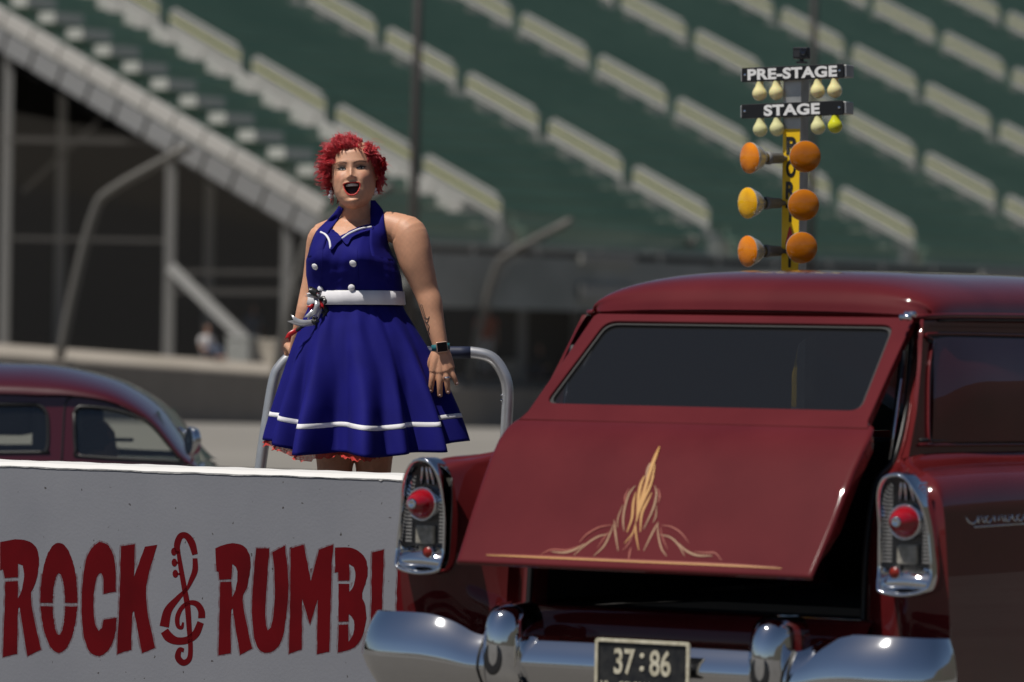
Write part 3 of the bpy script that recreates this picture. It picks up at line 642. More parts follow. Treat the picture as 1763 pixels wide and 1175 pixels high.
for s in (-1, 1):
    for y in (1.22, 4.05):
        c = car(s*.72, y, .335); ax = cR*s
        V, F = lathe(c, ax, [(-.10, .20), (-.10, .30), (-.07, .332), (.07, .332), (.10, .30), (.105, .215), (.09, .20)], 36); w_ = mesh('wheel', V, F, M['rubber'], wag, True)
        V, F = lathe(c, ax, [(.09, .205), (.07, .18), (.095, .10), (.10, .0)], 30); mesh('hub_cap', V, F, M['chrome'], w_, True)
        V, F = lathe(car(s*.90, y, .335), ax, [(-.1, .40), (.004, .385)], 36); mesh('wheel_arch_lip', V, F, M['black'], wag, True)
# -- tailgate --------------------------------------------------------------
GB = (0, -.190, .729); GS = (0, .180, 1.157); GH = (0, .522, 1.452)
gb = np.array([0, .370, .428]); GLn = np.linalg.norm(gb); gb = gb/GLn; gn = np.array([0, -gb[2], gb[1]])
ga = np.array([0, GH[1]-GS[1], GH[2]-GS[2]]); GUn = np.linalg.norm(ga); ga = ga/GUn; gan = np.array([0, -ga[2], ga[1]])
def lowp(x, v, h=0.0):
    p = np.array([x, GB[1], GB[2]])+gb*v*GLn+gn*h; return car(*p)
def upp(x, v, h=0.0):
    p = np.array([x, GS[1], GS[2]])+ga*v+gan*h; return car(*p)
def gw(v): return float(np.interp(v, [0, .2, .356, .664, .803, .88, .94, .975, 1.0], [.580, .589, .595, .601, .603, .600, .592, .583, .568]))
_gv = [0, .2, .356, .5, .664, .75, .803, .86, .92, .97, 1.0]; _gh = [0, .0085, .0164, .0255, .0335, .0330, .0300, .0240, .0140, .0030, -.008]
def gH(v):
    q = np.linspace(-.05, .05, 5); return float(np.mean([np.interp(min(max(v+d, 0), 1), _gv, _gh) for d in q*min(1, 4*min(v, 1-v)+.02)]))
def gh_(x, v):
    e = min(1, max(0, 1-abs(x/gw(v)))/.022); eb = min(1, v/.012); rnd = lambda q: math.sqrt(max(0, 1-(1-q)**2))
    return gH(v)-.008*(1-rnd(e))-.007*(1-rnd(eb))+.010*math.sin(math.pi*v)*(1-(x/.62)**2)
gate = empty('tailgate', car(0, .522, 1.45)); gate.parent = wag; gate.matrix_parent_inverse = Matrix.Translation(-wag.location)
xs_ = [math.sin(q*math.pi/2) for q in np.linspace(-1, 1, 57)]; vs_ = [0, .004, .01, .02, .035, .06, .1, .2, .35, .5, .65, .78, .86, .9, .93, .95, .965, .978, .988, .995, 1.0]
V = [lowp(x*gw(v), v, gh_(x*gw(v), v)) for v in vs_ for x in xs_]; F = gridF(len(vs_), len(xs_))
V2 = [lowp(x*gw(v)*.985, v, gH(v)-.014-.045*ss(.02, .35, v)*(1-ss(.85, 1.0, v))) for v in vs_ for x in xs_]; k = len(V); nx = len(xs_)
F2 = [tuple(i+k for i in f) for f in gridF(len(vs_), nx)]
Fe = [(i, i+1, k+i+1, k+i) for i in range(nx-1)]+[((len(vs_)-1)*nx+i, (len(vs_)-1)*nx+i+1, k+(len(vs_)-1)*nx+i+1, k+(len(vs_)-1)*nx+i) for i in range(nx-1)]
Fe += [(i*nx, (i+1)*nx, k+(i+1)*nx, k+i*nx) for i in range(len(vs_)-1)]+[(i*nx+nx-1, (i+1)*nx+nx-1, k+(i+1)*nx+nx-1, k+i*nx+nx-1) for i in range(len(vs_)-1)]
# the empty stands at the hinge; its pieces hang from it, one level below the wagon
def mesh3(name, V, F, m, parent, smooth=False):
    o = mesh(name, V, F, m, None, smooth); o.parent = parent; o.matrix_parent_inverse = Matrix.Translation(-Vector(tuple(car(0, .522, 1.45)))); return o
gp = mesh3('gate_panel', V, F, M['paint'], gate, True)
mesh3('gate_inner_panel', V+V2, F2+Fe, M['paint'], gate)
def rrect(pts, r, n=6):
    out = []
    for i in range(len(pts)):
        p = np.array(pts[i], float); a = np.array(pts[i-1], float); b_ = np.array(pts[(i+1) % len(pts)], float)
        da, db = unit(a-p), unit(b_-p); p0, p2 = p+da*r, p+db*r
        for k in range(n+1):
            t_ = k/n; out.append(tuple((1-t_)**2*p0+2*t_*(1-t_)*p+t_*t_*p2))
    return out
wb_, wt_ = .038, GUn-.026
out_l = [(-.572, -.03), (-.560, .0), (-.545, GUn*.5), (-.533, GUn-.01), (-.525, GUn), (.525, GUn), (.533, GUn-.01), (.545, GUn*.5), (.560, .0), (.572, -.03)]
inn = rrect([(-.527, wb_), (-.486, wt_), (.486, wt_), (.527, wb_)], .045)
V, F = flat2d([out_l, inn], .010, .004); mesh3('window_frame', [upp(v[0], v[1], v[2]-.006) for v in V], F, M['paint'], gate)
inn2 = rrect([(-.514, wb_+.010), (-.475, wt_-.012), (.475, wt_-.012), (.514, wb_+.010)], .04); inn1 = rrect([(-.529, wb_-.002), (-.488, wt_+.002), (.488, wt_+.002), (.529, wb_-.002)], .045)
V, F = flat2d([inn1, inn2], .004); mesh3('window_seal', [upp(v[0], v[1], v[2]-.005) for v in V], F, M['black'], gate)
rows = [[upp(x*(.517-.040*(v/wt_)), wb_+.008+(wt_-wb_-.018)*v/wt_, -.008) for x in np.linspace(-1, 1, 9)] for v in np.linspace(0, wt_, 5)]
V, F = loft(rows, 2, 2); mesh3('rear_window', V, F, M['tint'], gate, True)
# pinstriping, traced with tapering brush strokes on the painted panel
gplane_p = car(0, GB[1], GB[2]); gplane_n = carvec(gn)
def pin(px, py):
    h = 0.0
    for _ in range(5):
        q = onplane(px, py, gplane_p+gplane_n*h, gplane_n)-cO; x = q@cR; v = ((q@cF-GB[1])*gb[1]+(q[2]-GB[2])*gb[2])/GLn; h = gh_(x, v)
    return lowp(x, v, gh_(x, v)+.0012)
def c5(p): return 820+p[0]/3.148, 750+p[1]/3.148
def stripe(pts, w, m, taper=(.25, .3), lift=0.0):
    n = len(pts); ws = [w*(.35 if i == 0 else (.35 if i == n-1 else 1)) for i in range(n)]
    lp, F = stroke_strip(pts, ws, 7); return lp, F, m
PS = [([(55,650),(400,664),(850,684),(1300,703),(1655,722)], 9, 'gold'), ([(60,645),(400,658),(850,678),(1300,697),(1640,716)], 6, 'orange'),
 ([(868,470),(888,380),(915,290),(945,190),(970,120),(994,62)], 17, 'gold'), ([(872,440),(880,340),(893,270),(913,222)], 15, 'gold'), ([(885,420),(910,350),(940,285),(964,220)], 14, 'gold'), ([(920,250),(925,200),(940,160),(955,150)], 10, 'buff'), ([(945,260),(962,200),(970,158)], 9, 'gold'),
 ([(862,275),(828,322),(805,400),(797,460),(801,520)], 9, 'buff'), ([(866,312),(853,365),(845,450),(818,528)], 11, 'gold'), ([(970,275),(978,325),(958,405),(908,512)], 9, 'buff'), ([(952,312),(925,365),(897,430),(889,525)], 11, 'gold'),
 ([(797,378),(770,445),(765,500)], 6, 'buff'), ([(745,485),(722,545),(690,605),(638,656)], 8, 'buff'), ([(750,462),(755,530),(770,628)], 10, 'buff'), ([(978,382),(975,440),(960,475)], 6, 'buff'), ([(983,475),(988,550),(1005,615),(1032,656)], 8, 'buff'), ([(988,472),(958,525),(908,627)], 9, 'buff'),
 ([(866,470),(850,530),(803,588)], 7, 'gold'), ([(864,475),(868,545),(882,625)], 8, 'gold'), ([(852,540),(830,585),(796,627)], 6, 'orange'),
 ([(722,535),(660,550),(595,592),(528,652)], 8, 'buff'), ([(588,588),(540,618),(480,636),(408,633)], 10, 'buff'), ([(1000,540),(1055,556),(1100,600),(1130,656)], 8, 'buff'), ([(1098,588),(1140,628),(1200,653),(1280,655)], 10, 'buff'),
 ([(738,488),(665,502),(600,540),(560,585)], 6, 'orange'), ([(560,600),(490,622),(410,620),(350,645)], 6, 'orange'), ([(1005,488),(1060,498),(1110,530),(1152,582)], 6, 'orange'), ([(1180,632),(1240,638),(1295,640),(1332,682)], 6, 'orange'),
 ([(830,290),(808,335),(808,375)], 7, 'orange'), ([(988,290),(996,335),(986,370)], 7, 'orange'), ([(720,520),(690,560),(655,612)], 5, 'orange'), ([(1000,500),(1012,560),(1038,618)], 5, 'orange'), ([(840,610),(832,640),(826,690)], 8, 'orange')]
for kk, (pts, w, m) in enumerate(PS):
    lp, F, m = stripe(pts, w, m)
    mesh3('pinstripe', [pin(*c5(p))+gplane_n*(.0004*(kk % 5)) for p in lp], F, M[m], gate)
# prop strut on the right
def strut(x):
    o = MB().tube([car(x, .36, 1.10), car(x-.012, .44, 1.36)], .010, 10).build('gate_strut', M['black'], wag, True)
    MB().tube([car(x+.012, .32, 1.05), car(x+.002, .40, 1.28)], .0055, 8).build('strut_rod', M['chrome'], wag, True)
strut(.553); strut(-.553)
for s in (1,):
    for q in (0, .03): 
        V, F = lathe(car(s*.548, .475-q, 1.468-q*.3), cR*s, [(-.02, 0), (-.02, .010), (.012, .010), (.014, .006), (.014, 0)], 12); mesh('hinge', V, F, M['chrome'], wag, True)
# -- tail lights ------------------------------------------------------------
OUT = [(.785, 1.020), (.815, 1.005), (.845, .955), (.862, .89), (.872, .82), (.878, .76), (.876, .715), (.862, .694), (.80, .680), (.735, .686), (.716, .705), (.712, .78), (.712, .88), (.717, .96), (.735, 1.003), (.76, 1.018)]
oc = np.mean(OUT, 0)
for s in (-1, 1):
    tl = empty('tail_light', car(s*.795, 0, .85)); tl.parent = wag; tl.matrix_parent_inverse = Matrix.Translation(-wag.location)
    tl_loc = Vector(tuple(car(s*.795, 0, .85)))
    def m3(name, V, F, m, smooth=True):
        o = mesh(name, V, F, m, None, smooth); o.parent = tl; o.matrix_parent_inverse = Matrix.Translation(-tl_loc); return o
    def yb(z): return -.034-.035*ss(.85, 1.02, z)-.02*ss(.75, .68, z)
    big = cr([np.array([p[0], p[1]]) for p in OUT+OUT[:1]], 5)[:-1]
    rings = []
    for sc, dy in ((1.045, .06), (1.05, .02), (1.03, -.002), (.975, -.012), (.92, -.006), (.885, .010), (.87, .03)):
        rings.append([car(s*(oc[0]+(p[0]-oc[0])*sc), (yb(p[1])+dy if dy != .03 else -.010), oc[1]+(p[1]-oc[1])*(1-(1-sc)*.55)) for p in big])
    n = len(big); m3('bezel', [v for r in rings for v in r], gridF(len(rings), n, True), M['chrome'])
    inner = rings[-1]; m3('backing_plate', [v+carvec((0, -.002, 0)) for v in inner], [tuple(range(n))], M['backplate'] if 'backplate' in M else M.setdefault('backplate', mat('dull_chrome_housing', (.085, .085, .09), .25, .9)), False)
    # fluted ribs left and right of the lamps
    b = MB()
    for z in np.arange(.775, 1.0, .0105):
        for xx in (.733, .850-.10*max(0, z-.85)):
            b.box(car(s*xx, -.014, z), cR*.011, cF*.005, (0, 0, .0028))
    m3('flutes', b.V, b.F, M['chrome'], False)['kind'] = 'stuff'
    for xx in (.765, .785, .81):
        b = MB().tube([car(s*xx, -.018, .945), car(s*(xx*.55+.785*.45), -.030, .995)], .004, 8); V, F = b.V, b.F; m3('upper_rib', V, F, M['chrome'])
    c = car(s*.792, -.026, .886); ax = carvec((0, -1, .02))
    V, F = lathe(c, ax, [(-.02, .051), (.014, .051), (.020, .048), (.016, .044)], 30); m3('lens_ring', V, F, M['chrome'])
    V, F = lathe(c, ax, [(.012, .045), (.024, .043), (.042, .036), (.06, .025), (.068, .016)], 30); m3('cone_lens', V, F, M['redlens'])
    V, F = lathe(c, ax, [(.060, .015), (.072, .014), (.074, .010), (.070, .006), (.070, 0)], 20); m3('lens_tip', V, F, M['chrome'])
    bx = MB().box(car(s*.792, -.016, .795), cR*.030, cF*.012, (0, 0, .028)); o = m3('reversing_lens', bx.V, bx.F, M['grime'], False); bevel(o, .006, 3)
    rows = []
    for z, o_ in ((.690, -.030), (.700, -.046), (.716, -.050), (.734, -.040), (.752, -.020), (.760, -.010)):
        rows.append([car(s*(.722+.150*q), o_+.010*abs(2*q-1)**2, z+.006*math.sin(q*3)) for q in np.linspace(.0, 1, 7)])
    V, F = loft(rows, 4, 3); m3('lower_chrome', V, F, M['chrome'])
    V, F = lathe(car(s*.766, -.040, .745), carvec((0, -1, 0)), [(-.02, .0185), (0, .0185), (.006, .0185), (.008, .0165)], 20); m3('reflector_ring', V, F, M['chrome'])
    V, F = lathe(car(s*.766, -.040, .745), carvec((0, -1, 0)), [(.004, .0165), (.010, .013), (.012, 0)], 20); m3('reflector', V, F, M['redreflector'])
# -- bumper -----------------------------------------------------------------
def bump_sec(x, y, top, bot, bul, dirn):
    zc = (top+bot)/2; h = (top-bot)/2; out = []
    for a in (.98, .93, .72, .5, .25, 0, -.10, -.15, -.20, -.45, -.72, -.98):
        o_ = bul*((1-.85*((a+.15)/1.13)**2) if a > -.15 else (1.0-.9*((-.15-a)/.83)**1.3)); out.append(car(x+dirn[0]*o_, y+dirn[1]*o_, zc+h*a))
    return out
bmp = None
def bumper_half(s):
    # centre bar, guard section, wing that wraps round the corner
    cb = [bump_sec(s*x, y, .525, .375, .05, (0, -1)) for x, y in ((-.02*0, -.115), (.1, -.115), (.25, -.113), (.40, -.108), (.50, -.10))]
    V, F = loft(cb, 5, 3); o1 = mesh('centre_bar', V, F, M['chrome'], bumper_e, True)
    wn_ = []
    for x, y, t, b_, bu, d in ((.485, -.125, .515, .355, .05, (0, -1)), (.54, -.135, .525, .352, .055, (0, -1)), (.61, -.145, .556, .350, .06, (0, -1)), (.68, -.150, .573, .350, .065, (.02, -1)), (.76, -.150, .576, .350, .065, (.1, -1)), (.84, -.135, .574, .350, .06, (.3, -.95)), (.895, -.095, .572, .350, .055, (.7, -.7)), (.916, -.05, .570, .352, .040, (.95, -.3)), (.918, -.01, .567, .354, .030, (1, 0)), (.905, .015, .562, .36, .012, (1, .3)), (.88, .02, .555, .37, .0, (1, 0))):
        wn_.append(bump_sec(s*x, y, t, b_, bu, (s*d[0], d[1])))
    V, F = loft(wn_, 5, 3); mesh('bumper_wing', V, F, M['chrome'], bumper_e, True)
    # guard: upright rounded bullet
    rows = []
    for z, hw, y, in ((.345, .030, -.13), (.36, .050, -.175), (.40, .060, -.205), (.47, .062, -.215), (.53, .060, -.212), (.57, .056, -.200), (.595, .048, -.180), (.610, .032, -.150), (.614, .012, -.125)):
        hw *= 1.25
        rows.append([car(s*(.435+hw*math.sin(a)), -.06+(y+.06)*max(math.cos(a), -.1)**.8 if math.cos(a) > 0 else -.05, z) for a in np.linspace(-math.pi/2*1.05, math.pi/2*1.05, 13)])
    V, F = loft(rows, 4, 2); mesh('bumper_guard', V, F, M['chrome'], bumper_e, True)
    V, F = lathe(car(s*.435, -.208, .455), carvec((0, -1, 0)), [(0, .030), (.004, .030), (.005, .026), (.003, 0)], 20); V = [v+np.array([0, 0, (v[2]-.455)*.6]) for v in V]; mesh('guard_boss', V, F, M['backplate'], bumper_e, True)
bumper_e = empty('bumper', car(0, -.1, .45)); bumper_e.parent = wag; bumper_e.matrix_parent_inverse = Matrix.Translation(-wag.location)
bumper_half(1); bumper_half(-1)
for s in (-1, 1):
    sec = bump_sec(s*.505, -.128, .519, .354, .053, (0, -1)); MB().tube([p+carvec((0, -.001, 0)) for p in cr(sec, 3)], .004, 6).build('bumper_joint', M['black'], bumper_e, True)
# -- licence plate ------------------------------------------------------------
pcx, pcz, py_ = .047, .452, -.185
pl = MB().box(car(pcx, py_, pcz), cR*.150, cF*.003, (0, 0, .074)).build('licence_plate', M['plate'], wag); bevel(pl, .003)
V, F = flat2d([rrect([(-.1525, -.0765), (-.1525, .0765), (.1525, .0765), (.1525, -.0765)], .01), rrect([(-.1445, -.0685), (-.1445, .0685), (.1445, .0685), (.1445, -.0685)], .008)], .003, .001)
mesh('plate_frame', [car(pcx+v[0], py_-.005-v[2], pcz+v[1]) for v in V], F, M['cream'], pl)
def ptxt(s_, w, h, x, z, bold):
    V, F = text2d(s_, .1, bold*.5, .001); A = fit2d(V, w, h); mesh('plate_lettering', [car(pcx+x+v[0], py_-.0045-v[2], pcz+z+v[1]) for v in A], F, M['cream'], pl)
ptxt('37', .068, .074, -.058, .014, .004); ptxt('86', .068, .074, .058, .014, .004)
for z in (.033, -.004):
    V, F = lathe(car(pcx-.001, py_-.003, pcz+z), carvec((0, -1, 0)), [(0, .0075), (.003, .007), (.0035, 0)], 14); mesh('plate_lettering', V, F, M['cream'], pl)
ptxt('19', .024, .018, -.122, -.052, .004); ptxt('COLORADO', .125, .018, -.012, -.052, .003); ptxt('56', .026, .018, .115, -.052, .004)
# -- chrome script on the right side
def _let(x, kind):
    L_ = {'C': [(22, 30), (16, 40), (4, 36), (-3, 22), (2, 6), (14, 1), (26, 8)], 'h': [(0, 2), (3, 44), (6, 46), (5, 20), (2, 3), (6, 18), (12, 20), (13, 8), (16, 2), (20, 6)], 'e': [(0, 10), (8, 13), (10, 19), (5, 21), (0, 14), (2, 4), (9, 2), (15, 8)],
          'v': [(0, 18), (4, 20), (6, 3), (13, 20), (17, 17)], 'r': [(0, 4), (4, 20), (8, 22), (9, 16), (11, 4), (16, 4)], 'o': [(7, 20), (1, 13), (3, 3), (10, 4), (12, 15), (7, 20), (16, 17)], 'l': [(0, 6), (8, 30), (9, 46), (5, 44), (4, 10), (9, 2), (14, 7)], 't': [(6, 42), (3, 12), (6, 2), (13, 6)]}
    return [(x+p[0], p[1]) for p in L_[kind]]
SC = []; _x = 0
for ch, adv in zip('Chevrolet', (27, 21, 16, 18, 17, 17, 15, 16, 14)): SC.append(_let(_x, ch)); _x += adv
SC.append([(_x-20, 26), (_x-4, 28)])
def scr(p, s): 
    y0, z0 = .155, .878; k = .43/170
    x = .902-.0; return car(s*(.9035-.02*max(0, (z0+p[1]*k-.82))/.1+.001), y0+p[0]*k, z0+p[1]*k*.60)
for s in (1, -1):
    b = MB()
    for st_ in SC:
        P = cr([scr(p, s) for p in st_], 3); b.tube(P, .0026, 6)
    b.tube([scr((14, -5), s), scr((165, -4), s)], .0022, 6); b.build('chrome_script', M['chrome'], wag, True)
# ================================================================ THE WOMAN
woman = empty('person', (at(612, 600, WD)[0], WD, PZ), 'woman in a navy halter dress with red curly hair, laughing on the platform', 'person')
K1 = WD/FPX                                  # metres per photograph pixel at her depth
def wp(px, py, d=0.0): return at(px, py, WD+d)
M['fabric'] = noisy(mat('royal_blue_cotton', (.0085, .0080, .150), .8, 0, Specular_IOR_Level=.15), (.0072, .0068, .128), 9, 6, .35, .65, .10, 260)
M['whitecloth'] = noisy(mat('white_cotton', (.76, .75, .78), .8), (.72, .71, .75), 12, 4, .3, .7, .03, 300)
# ---- body: torso, arms, hands, neck, head and legs merged into one surface
TOR = [(372, 586, 640, .058, .02), (382, 575, 652, .068, .015), (392, 556, 672, .088, .01), (402, 548, 676, .100, .0), (430, 538, 668, .125, 0), (450, 532, 679, .140, 0), (475, 533, 686, .135, 0), (500, 537, 689, .122, 0), (512, 538, 690, .120, 0), (540, 540, 690, .118, 0), (590, 540, 700, .13, 0), (640, 540, 698, .13, 0), (690, 545, 690, .12, 0)]
FAC = -.30                                  # the chest faces a little to the photo's left
def ring(y, l, r, b, dy, n=40, sc=1.0, ex=2.3, bust=0.0):
    c = wp((l+r)/2, y, dy); a = (r-l)/2*K1; out = []
    for k in range(n):
        q = 2*math.pi*k/n; s_, c_ = math.sin(q), math.cos(q); rr_ = (abs(s_)**ex+abs(c_)**ex)**(-1/ex)
        g_ = 0.0
        if bust:
            for qc in (FAC-.48, FAC+.52):
                dq = (q-qc+math.pi) % (2*math.pi)-math.pi; g_ += bust*math.exp(-(dq/.34)**2)
        out.append(c+np.array([s_*rr_*a*sc, -(c_*rr_*b*sc)-g_*max(c_, 0.2), 0])+np.array([g_*s_*.35, 0, 0]))
    return out
def bustf(y): return .040*math.exp(-((y-438)/20.0)**2)+.018*math.exp(-((y-462)/20.0)**2)
def closed(rings):
    n = len(rings[0]); V = [v for r in rings for v in r]; F = gridF(len(rings), n, True)
    V += [np.mean(rings[0], 0), np.mean(rings[-1], 0)]; k = len(V)-2; m_ = (len(rings)-1)*n
    for i in range(n): F.append((k, (i+1) % n, i)); F.append((k+1, m_+i, m_+(i+1) % n))
    return V, F
parts = [closed([ring(y, l, r, b, d, bust=bustf(y) if y > 400 else 0, sc=.97 if y > 400 else 1) for y, l, r, b, d in TOR])]
px_ = lambda r: r*K1
def limb(pts, n=36, flat=None): return tube(cr([wp(p[0], p[1], p[2]) for p in pts], 4), [float(q[0]) for q in cr([np.array([px_(p[3])]) for p in pts], 4)], n, flat)
parts.append(limb([(613, 386, .01, 30), (613, 372, .0, 27), (611, 355, -.005, 26.5), (609, 335, .01, 27)]))                 # neck
parts.append(limb([(640, 384, .0, 18), (668, 388, -.015, 24), (690, 396, -.03, 28)]))                                       # shoulder slope
parts.append(limb([(585, 388, .02, 16), (568, 396, .04, 18), (554, 404, .06, 20)]))
parts.append(limb([(690, 399, -.03, 28), (703, 404, -.045, 31.5), (711, 428, -.055, 31.5), (717, 452, -.06, 29), (726, 478, -.06, 25), (734, 502, -.06, 21.5), (741, 522, -.068, 20.5), (746, 545, -.075, 18), (752, 570, -.085, 15.5), (757, 590, -.09, 13.6), (759, 604, -.09, 13.4)]))
parts.append(limb([(560, 404, .05, 20), (551, 412, .06, 22), (547, 445, .08, 22), (541, 480, .09, 20), (532, 510, .085, 17), (525, 540, .07, 16), (517, 570, .09, 13.5), (510, 596, .13, 11), (507, 608, .16, 11)]))
# hands: metacarpals, five fingers each
FG = {'index': [(746, 641, 7.2), (744, 652, 6.0), (742.5, 664, 5.4), (741.5, 675, 4.6)], 'middle': [(757, 643, 7.4), (757, 657, 6.2), (757.3, 671, 5.5), (757.5, 683, 4.8)], 'ring': [(767.5, 641, 7.0), (769, 653, 5.9), (770.5, 666, 5.2), (771.5, 677, 4.6)], 'little': [(776, 636, 6.2), (780, 646, 5.2), (784, 655, 4.6), (787, 662, 4.0)]}
for k_, f_ in FG.items():
    dd = {'index': -.100, 'middle': -.106, 'ring': -.106, 'little': -.100}[k_]
    parts.append(limb([(759+(f_[0][0]-759)*.25, 603, -.092, 11), (759+(f_[0][0]-759)*.7, 622, -.098, 9.5), (f_[0][0], f_[0][1], dd, 8.0)], 14))
    parts.append(tube(cr([wp(f_[0][0], f_[0][1], dd), wp(f_[1][0], f_[1][1], dd-.004), wp(f_[2][0], f_[2][1], dd-.001), wp(f_[3][0], f_[3][1], dd+.006)], 3), [float(q[0])*K1 for q in cr([np.array([p[2]*.92]) for p in f_], 3)], 12))
parts.append(limb([(750, 610, -.085, 9), (744, 622, -.075, 8), (741, 634, -.068, 6.2), (742, 646, -.064, 5.0)], 12))
for fx in range(4):
    parts.append(limb([(507+(fx-1.5)*3, 604, .17, 7), (504+(fx-1.5)*6, 596, .30, 6.5), (503+(fx-1.5)*6, 602, .37, 5.5), (503+(fx-1.5)*6, 612, .38, 5)], 10))
parts.append(limb([(512, 606, .17, 6.5), (516, 600, .28, 5.5), (517, 608, .36, 4.6)], 10))
# legs
for x0, x1, x2 in ((580, 577, 583), (640, 643, 640)):
    parts.append(limb([(x0, 660, .0, 46), (x1, 740, .0, 40), (x1, 790, .0, 33), (x1, 815, .0, 30), (x2, 850, -.01, 28), (x2, 900, .03, 27), (x2, 960, .02, 18), (x2, 1010, .01, 15)], 20))
    fz = wp(x2, 1015, .0); fz[2] = PZ+.035; parts.append(tube([fz+np.array([0, .05, .01]), fz+np.array([0, -.03, .0]), fz+np.array([0, -.11, -.012]), fz+np.array([0, -.17, -.02])], [.032, .036, .036, .02], 14, ((0, 0, 1), .75)))
# head
HC = wp(608.5, 296, -.015)                    # origin between the eyes' level, inside the head
_ry, _rp, _rr = math.radians(-4), math.radians(7), math.radians(-4.2)
HM = np.array(Matrix.Rotation(_rr, 3, 'Y') @ Matrix.Rotation(-_rp, 3, 'X') @ Matrix.Rotation(_ry, 3, 'Z'))
def hw(p): return HC+HM@np.asarray(p, float)
ZW = [(.112, .012), (.108, .032), (.098, .050), (.082, .064), (.06, .0735), (.03, .0775), (0, .0785), (-.03, .0785), (-.055, .0765), (-.08, .0705), (-.10, .0610), (-.118, .047), (-.130, .033), (-.1365, .018), (-.139, .006)]
ZF = [(.112, .0), (.108, .03), (.098, .052), (.082, .070), (.06, .0835), (.03, .0895), (0, .0865), (-.03, .0885), (-.055, .092), (-.08, .093), (-.10, .092), (-.118, .089), (-.130, .082), (-.1365, .072), (-.139, .055)]
ZB = [(.112, .01), (.108, .04), (.098, .066), (.082, .085), (.06, .098), (.03, .104), (0, .10), (-.03, .088), (-.055, .07), (-.08, .05), (-.10, .03), (-.118, .008), (-.130, -.012), (-.1365, -.03), (-.139, -.045)]
_zi = [z for z, _ in ZW][::-1]
def itp(T, z): return float(np.interp(z, _zi, [v for _, v in T][::-1]))
def G(x, z, cx, cz, sx, sz): return np.exp(-((x-cx)/sx)**2-((z-cz)/sz)**2)
MZC = -.0655
def mouth_f(x, z):      # <1 inside the open mouth
    zz = z-MZC-5.5*x*x; return (np.abs(x)/(.0275+.10*np.clip(zz, -.03, .0)))**2.6+np.where(zz > 0, (zz/.0105)**2, (np.abs(zz)/.0305)**2.2)
def face_d(x, z):
    d = 0*x
    for s in (-1, 1):
        d -= .0105*G(x, z, s*.033, .002, .019, .0125); d += .0045*G(x, z, s*.034, .022, .022, .007)
        d += .0085*G(x, z, s*.046, -.032, .022, .020); d += .0075*G(x, z, s*.0125, -.0345, .0058, .0062)
        nl = .0225+(-.040-z)*.36; d -= .0022*np.exp(-((x*s-nl)/.0042)**2)*ss(-.088, -.070, z)*ss(-.036, -.046, z); d += .0018*np.exp(-((x*s-nl-.012)/.008)**2)*ss(-.088, -.070, z)*ss(-.030, -.046, z); d -= .0012*G(x, z, s*.040, -.088, .008, .020)
        d += .004*G(x, z, s*.033, .0065, .015, .0035)
    hgt = np.interp(z, [-.046, -.040, -.034, -.028, -.015, 0, .015, .03], [0, .008, .0235, .0255, .0165, .0095, .004, 0]); wn2 = np.interp(z, [-.04, -.03, -.015, 0.02], [.0088, .0092, .0078, .009])
    d += hgt*np.exp(-(x/wn2)**2)
    m = mouth_f(x, z); d += .0036*np.exp(-((m-1.22)/.26)**2)
    d -= .030*(1-ss(.72, 1.05, m))
    d += .008*G(x, z, 0, -.122, .022, .012); d -= .004*G(x, z, 0, -.1085, .02, .005)
    return d
rings = []; NF = 150
zs_ = np.concatenate([np.linspace(.112, .085, 10), np.linspace(.082, -.118, 110), np.linspace(-.121, -.139, 10)])
for z in zs_:
    w, fr_, bk = itp(ZW, z), itp(ZF, z), itp(ZB, z); rg = []
    for k in range(NF):
        q = 2*math.pi*k/NF; s_, c_ = math.sin(q), math.cos(q); ex = 2.25; rr_ = (abs(s_)**ex+abs(c_)**ex)**(-1/ex)
        x = s_*rr_*w; y0 = .005
        if c_ >= 0: y = y0-(fr_+y0)*c_*rr_; y -= float(face_d(np.array(x), np.array(z)))*ss(.12, .45, c_)
        else: y = y0-(bk-y0)*c_*rr_
        rg.append(np.array([x, y, z]))
    rings.append(rg)
hv, hf = closed(rings); parts.append(([hw(v) for v in hv], hf))
for s in (-1, 1):    # ears
    parts.append(tube([hw((s*.074, .012, .012)), hw((s*.083, .016, .010)), hw((s*.0855, .018, -.008)), hw((s*.081, .012, -.028)), hw((s*.076, .006, -.034))], [.006, .008, .008, .007, .004], 10))
me = remesh(parts, .0030, 2)
# colours of the skin: make-up, lips, brows and open mouth follow the head
n = len(me.vertices); co = np.empty(n*3); me.vertices.foreach_get('co', co); co = co.reshape(-1, 3); hl = (co-HC)@HM
skin = np.array([.57, .295, .18]); colr = np.tile(skin, (n, 1)); x, y, z = hl[:, 0], hl[:, 1], hl[:, 2]
def blend(mask, c):
    global colr
    colr = colr*(1-mask[:, None])+np.array(c)*mask[:, None]
face = (y < -.02) & (z > -.145) & (z < .12) & (np.abs(x) < .09)
fm = face.astype(float)
colr = colr*(1-.0*fm[:, None]); blend(fm*.35*ss(-.14, -.1, z), (.62, .37, .255))
for s in (-1, 1):
    blend(fm*.40*G(x, z, s*.047, -.030, .022, .017), (.52, .19, .13))
    blend(fm*.42*ss(.2, .75, G(x, z, s*.034, .006, .019, .0085)), (.16, .085, .06))
    br_z = .0215+.006*np.cos((x*s-.038)/.018*1.2)-.003; blend(fm*.8*np.exp(-((z-br_z)/.0024)**4)*(np.abs(x-s*.034) < .021), (.10, .05, .035))
mf = mouth_f(x, z); inside = fm*(1-ss(.92, 1.06, mf)); lips = fm*ss(.9, 1.02, mf)*(1-ss(1.42, 1.62, mf))*(y < -.05)
blend(lips, (.50, .028, .022)); blend(inside, (.060, .012, .012)); blend(inside*G(x, z, 0, -.088, .014, .008), (.17, .05, .05))
